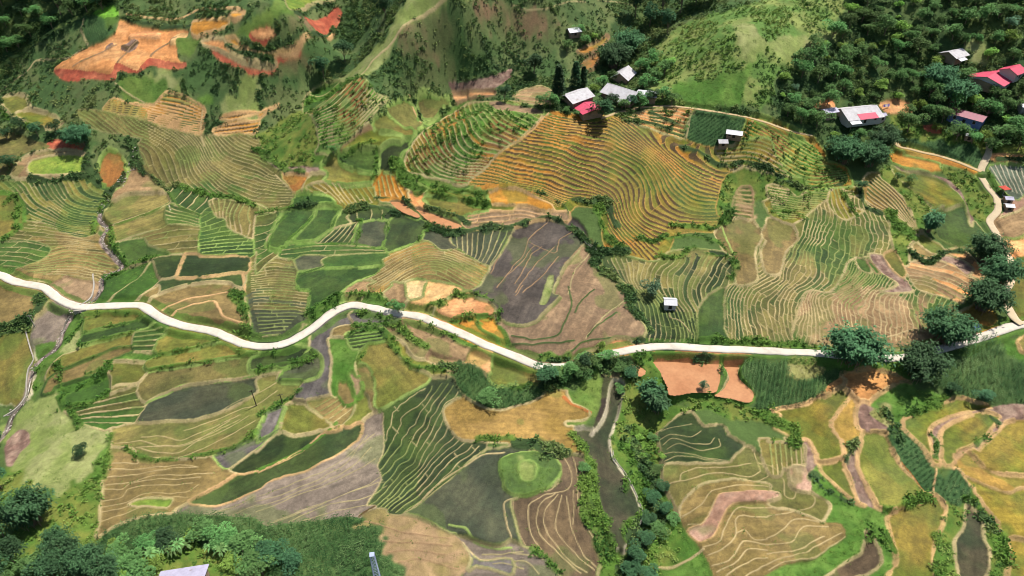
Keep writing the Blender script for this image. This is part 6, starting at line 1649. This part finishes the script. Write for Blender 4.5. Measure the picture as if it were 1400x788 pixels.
# lattice mast
STEELM = surf_mat('galvanised_steel', (186, 198, 226), .5, 3, .12, .1, .02)
e = place('lattice_mast', 518, 800, 8, 'pale steel lattice mast rising out of the dark corn at the bottom', 'mast')
HM = 13.0
def leg_at(sx, sy, t): w_ = .72 - .25 * t; return np.array([sx * w_, sy * w_, HM * t - .3])
for sx in (-1, 1):
    for sy in (-1, 1): V, F = tube([leg_at(sx, sy, 0), leg_at(sx, sy, .5), leg_at(sx, sy, 1)], .07, .06, 6); pmesh('leg', [(V, F)], STEELM, e)
sh = []
N_ = 10
for k in range(N_):
    for (a, b) in (((-1, -1), (1, -1)), ((1, -1), (1, 1)), ((1, 1), (-1, 1)), ((-1, 1), (-1, -1))):
        p, q = leg_at(*a, k / N_), leg_at(*b, (k + 1) / N_); r_, s_ = leg_at(*b, k / N_), leg_at(*a, (k + 1) / N_)
        for (m_, n_) in ((p, q), (r_, s_), (s_, q)): sh.append(tube([m_, (m_ + n_) / 2, n_], .035, .035, 4))
pmesh('bracing', sh, STEELM, e)
pmesh('top_plate', [boxv(-.53, .53, -.53, .53, HM - .28, HM - .2)], STEELM, e)
# poles
def pole(u, v, h, mat, label):
    e = place('utility_pole', u, v, 15, label, 'pole')
    V, F = tube([[0, 0, -.6], [0, 0, h * .5], [0, 0, h]], .16, .10, 8); pmesh('shaft', [(V, F)], mat, e)
    pmesh('cross_arm', [boxv(-.8, .8, -.06, .06, h - .5, h - .38)], mat, e)
    for k in (-.7, .7): pmesh('insulator', [tube([[k, 0, h - .38], [k, 0, h - .28], [k, 0, h - .18]], .05, .04, 6)], FRAMEM, e)
DARKP = surf_mat('dark_timber', (84, 72, 62), .9, 4, .2, .2, .02)
pole(350, 553, 6.5, DARKP, 'dark timber pole standing in the greyish paddy left of centre')
pole(386, 551, 4.0, DARKP, 'short dark pole on the grassy bund above the olive paddy')
pole(48, 447, 5.0, CONCM, 'pale concrete pole beside the hedge near the stream at left')
# walls and channels that follow the ground
def along(name, label, cat, q, w, up, down, mat, part):
    p = resample(chaikin(ground_at(pts(q)), False, 2), 1.5)
    z = height(p[:, 0], p[:, 1]); z = np.convolve(np.pad(z, 2, mode='edge'), np.ones(5) / 5, 'valid')
    t = np.gradient(p, axis=0); t /= np.linalg.norm(t, axis=1)[:, None]; n = np.stack([-t[:, 1], t[:, 0]], 1)
    prof = [(-w / 2, -down), (-w / 2, up), (w / 2, up), (w / 2, -down)] if part == 'wall' else [(-w / 2, -down), (-w / 2, up), (-w / 2 + .15, up), (-w / 2 + .15, up - .3), (w / 2 - .15, up - .3), (w / 2 - .15, up), (w / 2, up), (w / 2, -down)]
    V = np.stack([np.concatenate([p + n * a, (z + b)[:, None]], 1) for a, b in prof], 1); m = len(prof)
    F = [(i * m + k, i * m + k + 1, (i + 1) * m + k + 1, (i + 1) * m + k) for i in range(len(p) - 1) for k in range(m - 1)]
    F += [tuple(range(m)), tuple((len(p) - 1) * m + k for k in range(m))[::-1]]
    o = pmesh(name, [(V.reshape(-1, 3), F)], mat)
    return tag(o, label, cat)
along('retaining_wall', 'pale concrete retaining wall on the left bank of the stream below the road', 'wall', 'C1 130,225 150,300 165,350 180,400 150,450 138,520 132,590 80,660 20,710', .36, .3, 1.8, CONCM, 'wall')
along('retaining_wall', 'pale concrete kerb wall beside the stream just above the road crossing', 'wall', 'C1 500,-60 505,0 495,60 470,95 435,118', .45, .3, 1.5, CONCM, 'wall')
along('water_channel', 'white concrete water channel on the bank of the brown field', 'channel', 'B3 380,480 400,515 425,538 458,552', .9, .3, .6, CONCM, 'channel')
along('water_channel', 'long pale concrete channel along the right bank of the dark pond', 'channel', 'D3 538,110 545,150 570,190 600,230 650,330 690,440 695,490 680,520', .8, .35, .6, CONCM, 'channel')

e = place('culvert', 112, 431, 10, 'concrete culvert head wall where the stream passes under the road', 'culvert', dz=.1)
pmesh('head_wall', [boxv(-1.9, 1.9, -.2, .2, -1.4, .55)], CONCM, e)
pmesh('pipe', [tube([[0, -.5, -.35], [0, -.35, -.35], [0, -.19, -.35]], .5, .5, 14)], CONCM, e)
pmesh('opening', [tube([[0, -.46, -.35], [0, -.3, -.35], [0, -.21, -.35]], .4, .4, 14), ([(.4 * math.cos(k * PI / 7), -.46, -.35 + .4 * math.sin(k * PI / 7)) for k in range(14)], [tuple(range(14))])], DARKM, e)
# ---------------------------------------------------------------- daylight
SUN_EL, SUN_AZ = math.radians(66), math.radians(52)     # azimuth clockwise from +Y (ahead of the camera)
w = bpy.data.worlds.new('World'); SC.world = w; w.use_nodes = True
nt = w.node_tree; bg = nt.nodes['Background']
sky = nt.nodes.new('ShaderNodeTexSky'); sky.sky_type = 'NISHITA'; sky.sun_disc = False
sky.sun_elevation = SUN_EL; sky.sun_rotation = SUN_AZ; sky.air_density = 1.2; sky.dust_density = 1.5
nt.links.new(sky.outputs[0], bg.inputs['Color']); bg.inputs['Strength'].default_value = .075
sd = bpy.data.lights.new('sun', 'SUN'); sd.energy = 4.8; sd.angle = math.radians(.5); sd.color = (1, .955, .88)
so = bpy.data.objects.new('sun', sd); COL.objects.link(so)
dirv = Vector((math.sin(SUN_AZ) * math.cos(SUN_EL), math.cos(SUN_AZ) * math.cos(SUN_EL), math.sin(SUN_EL)))
so.location = dirv * 500
so.rotation_euler = dirv.to_track_quat('Z', 'Y').to_euler()
SC.view_settings.view_transform = 'Standard'; SC.view_settings.look = 'None'
SC.view_settings.exposure = 0.76; SC.view_settings.gamma = 1; SC.view_settings.use_curve_mapping = False
SC.cycles.filter_width = 1.0
SC.cycles.max_bounces = 4; SC.cycles.transparent_max_bounces = 4
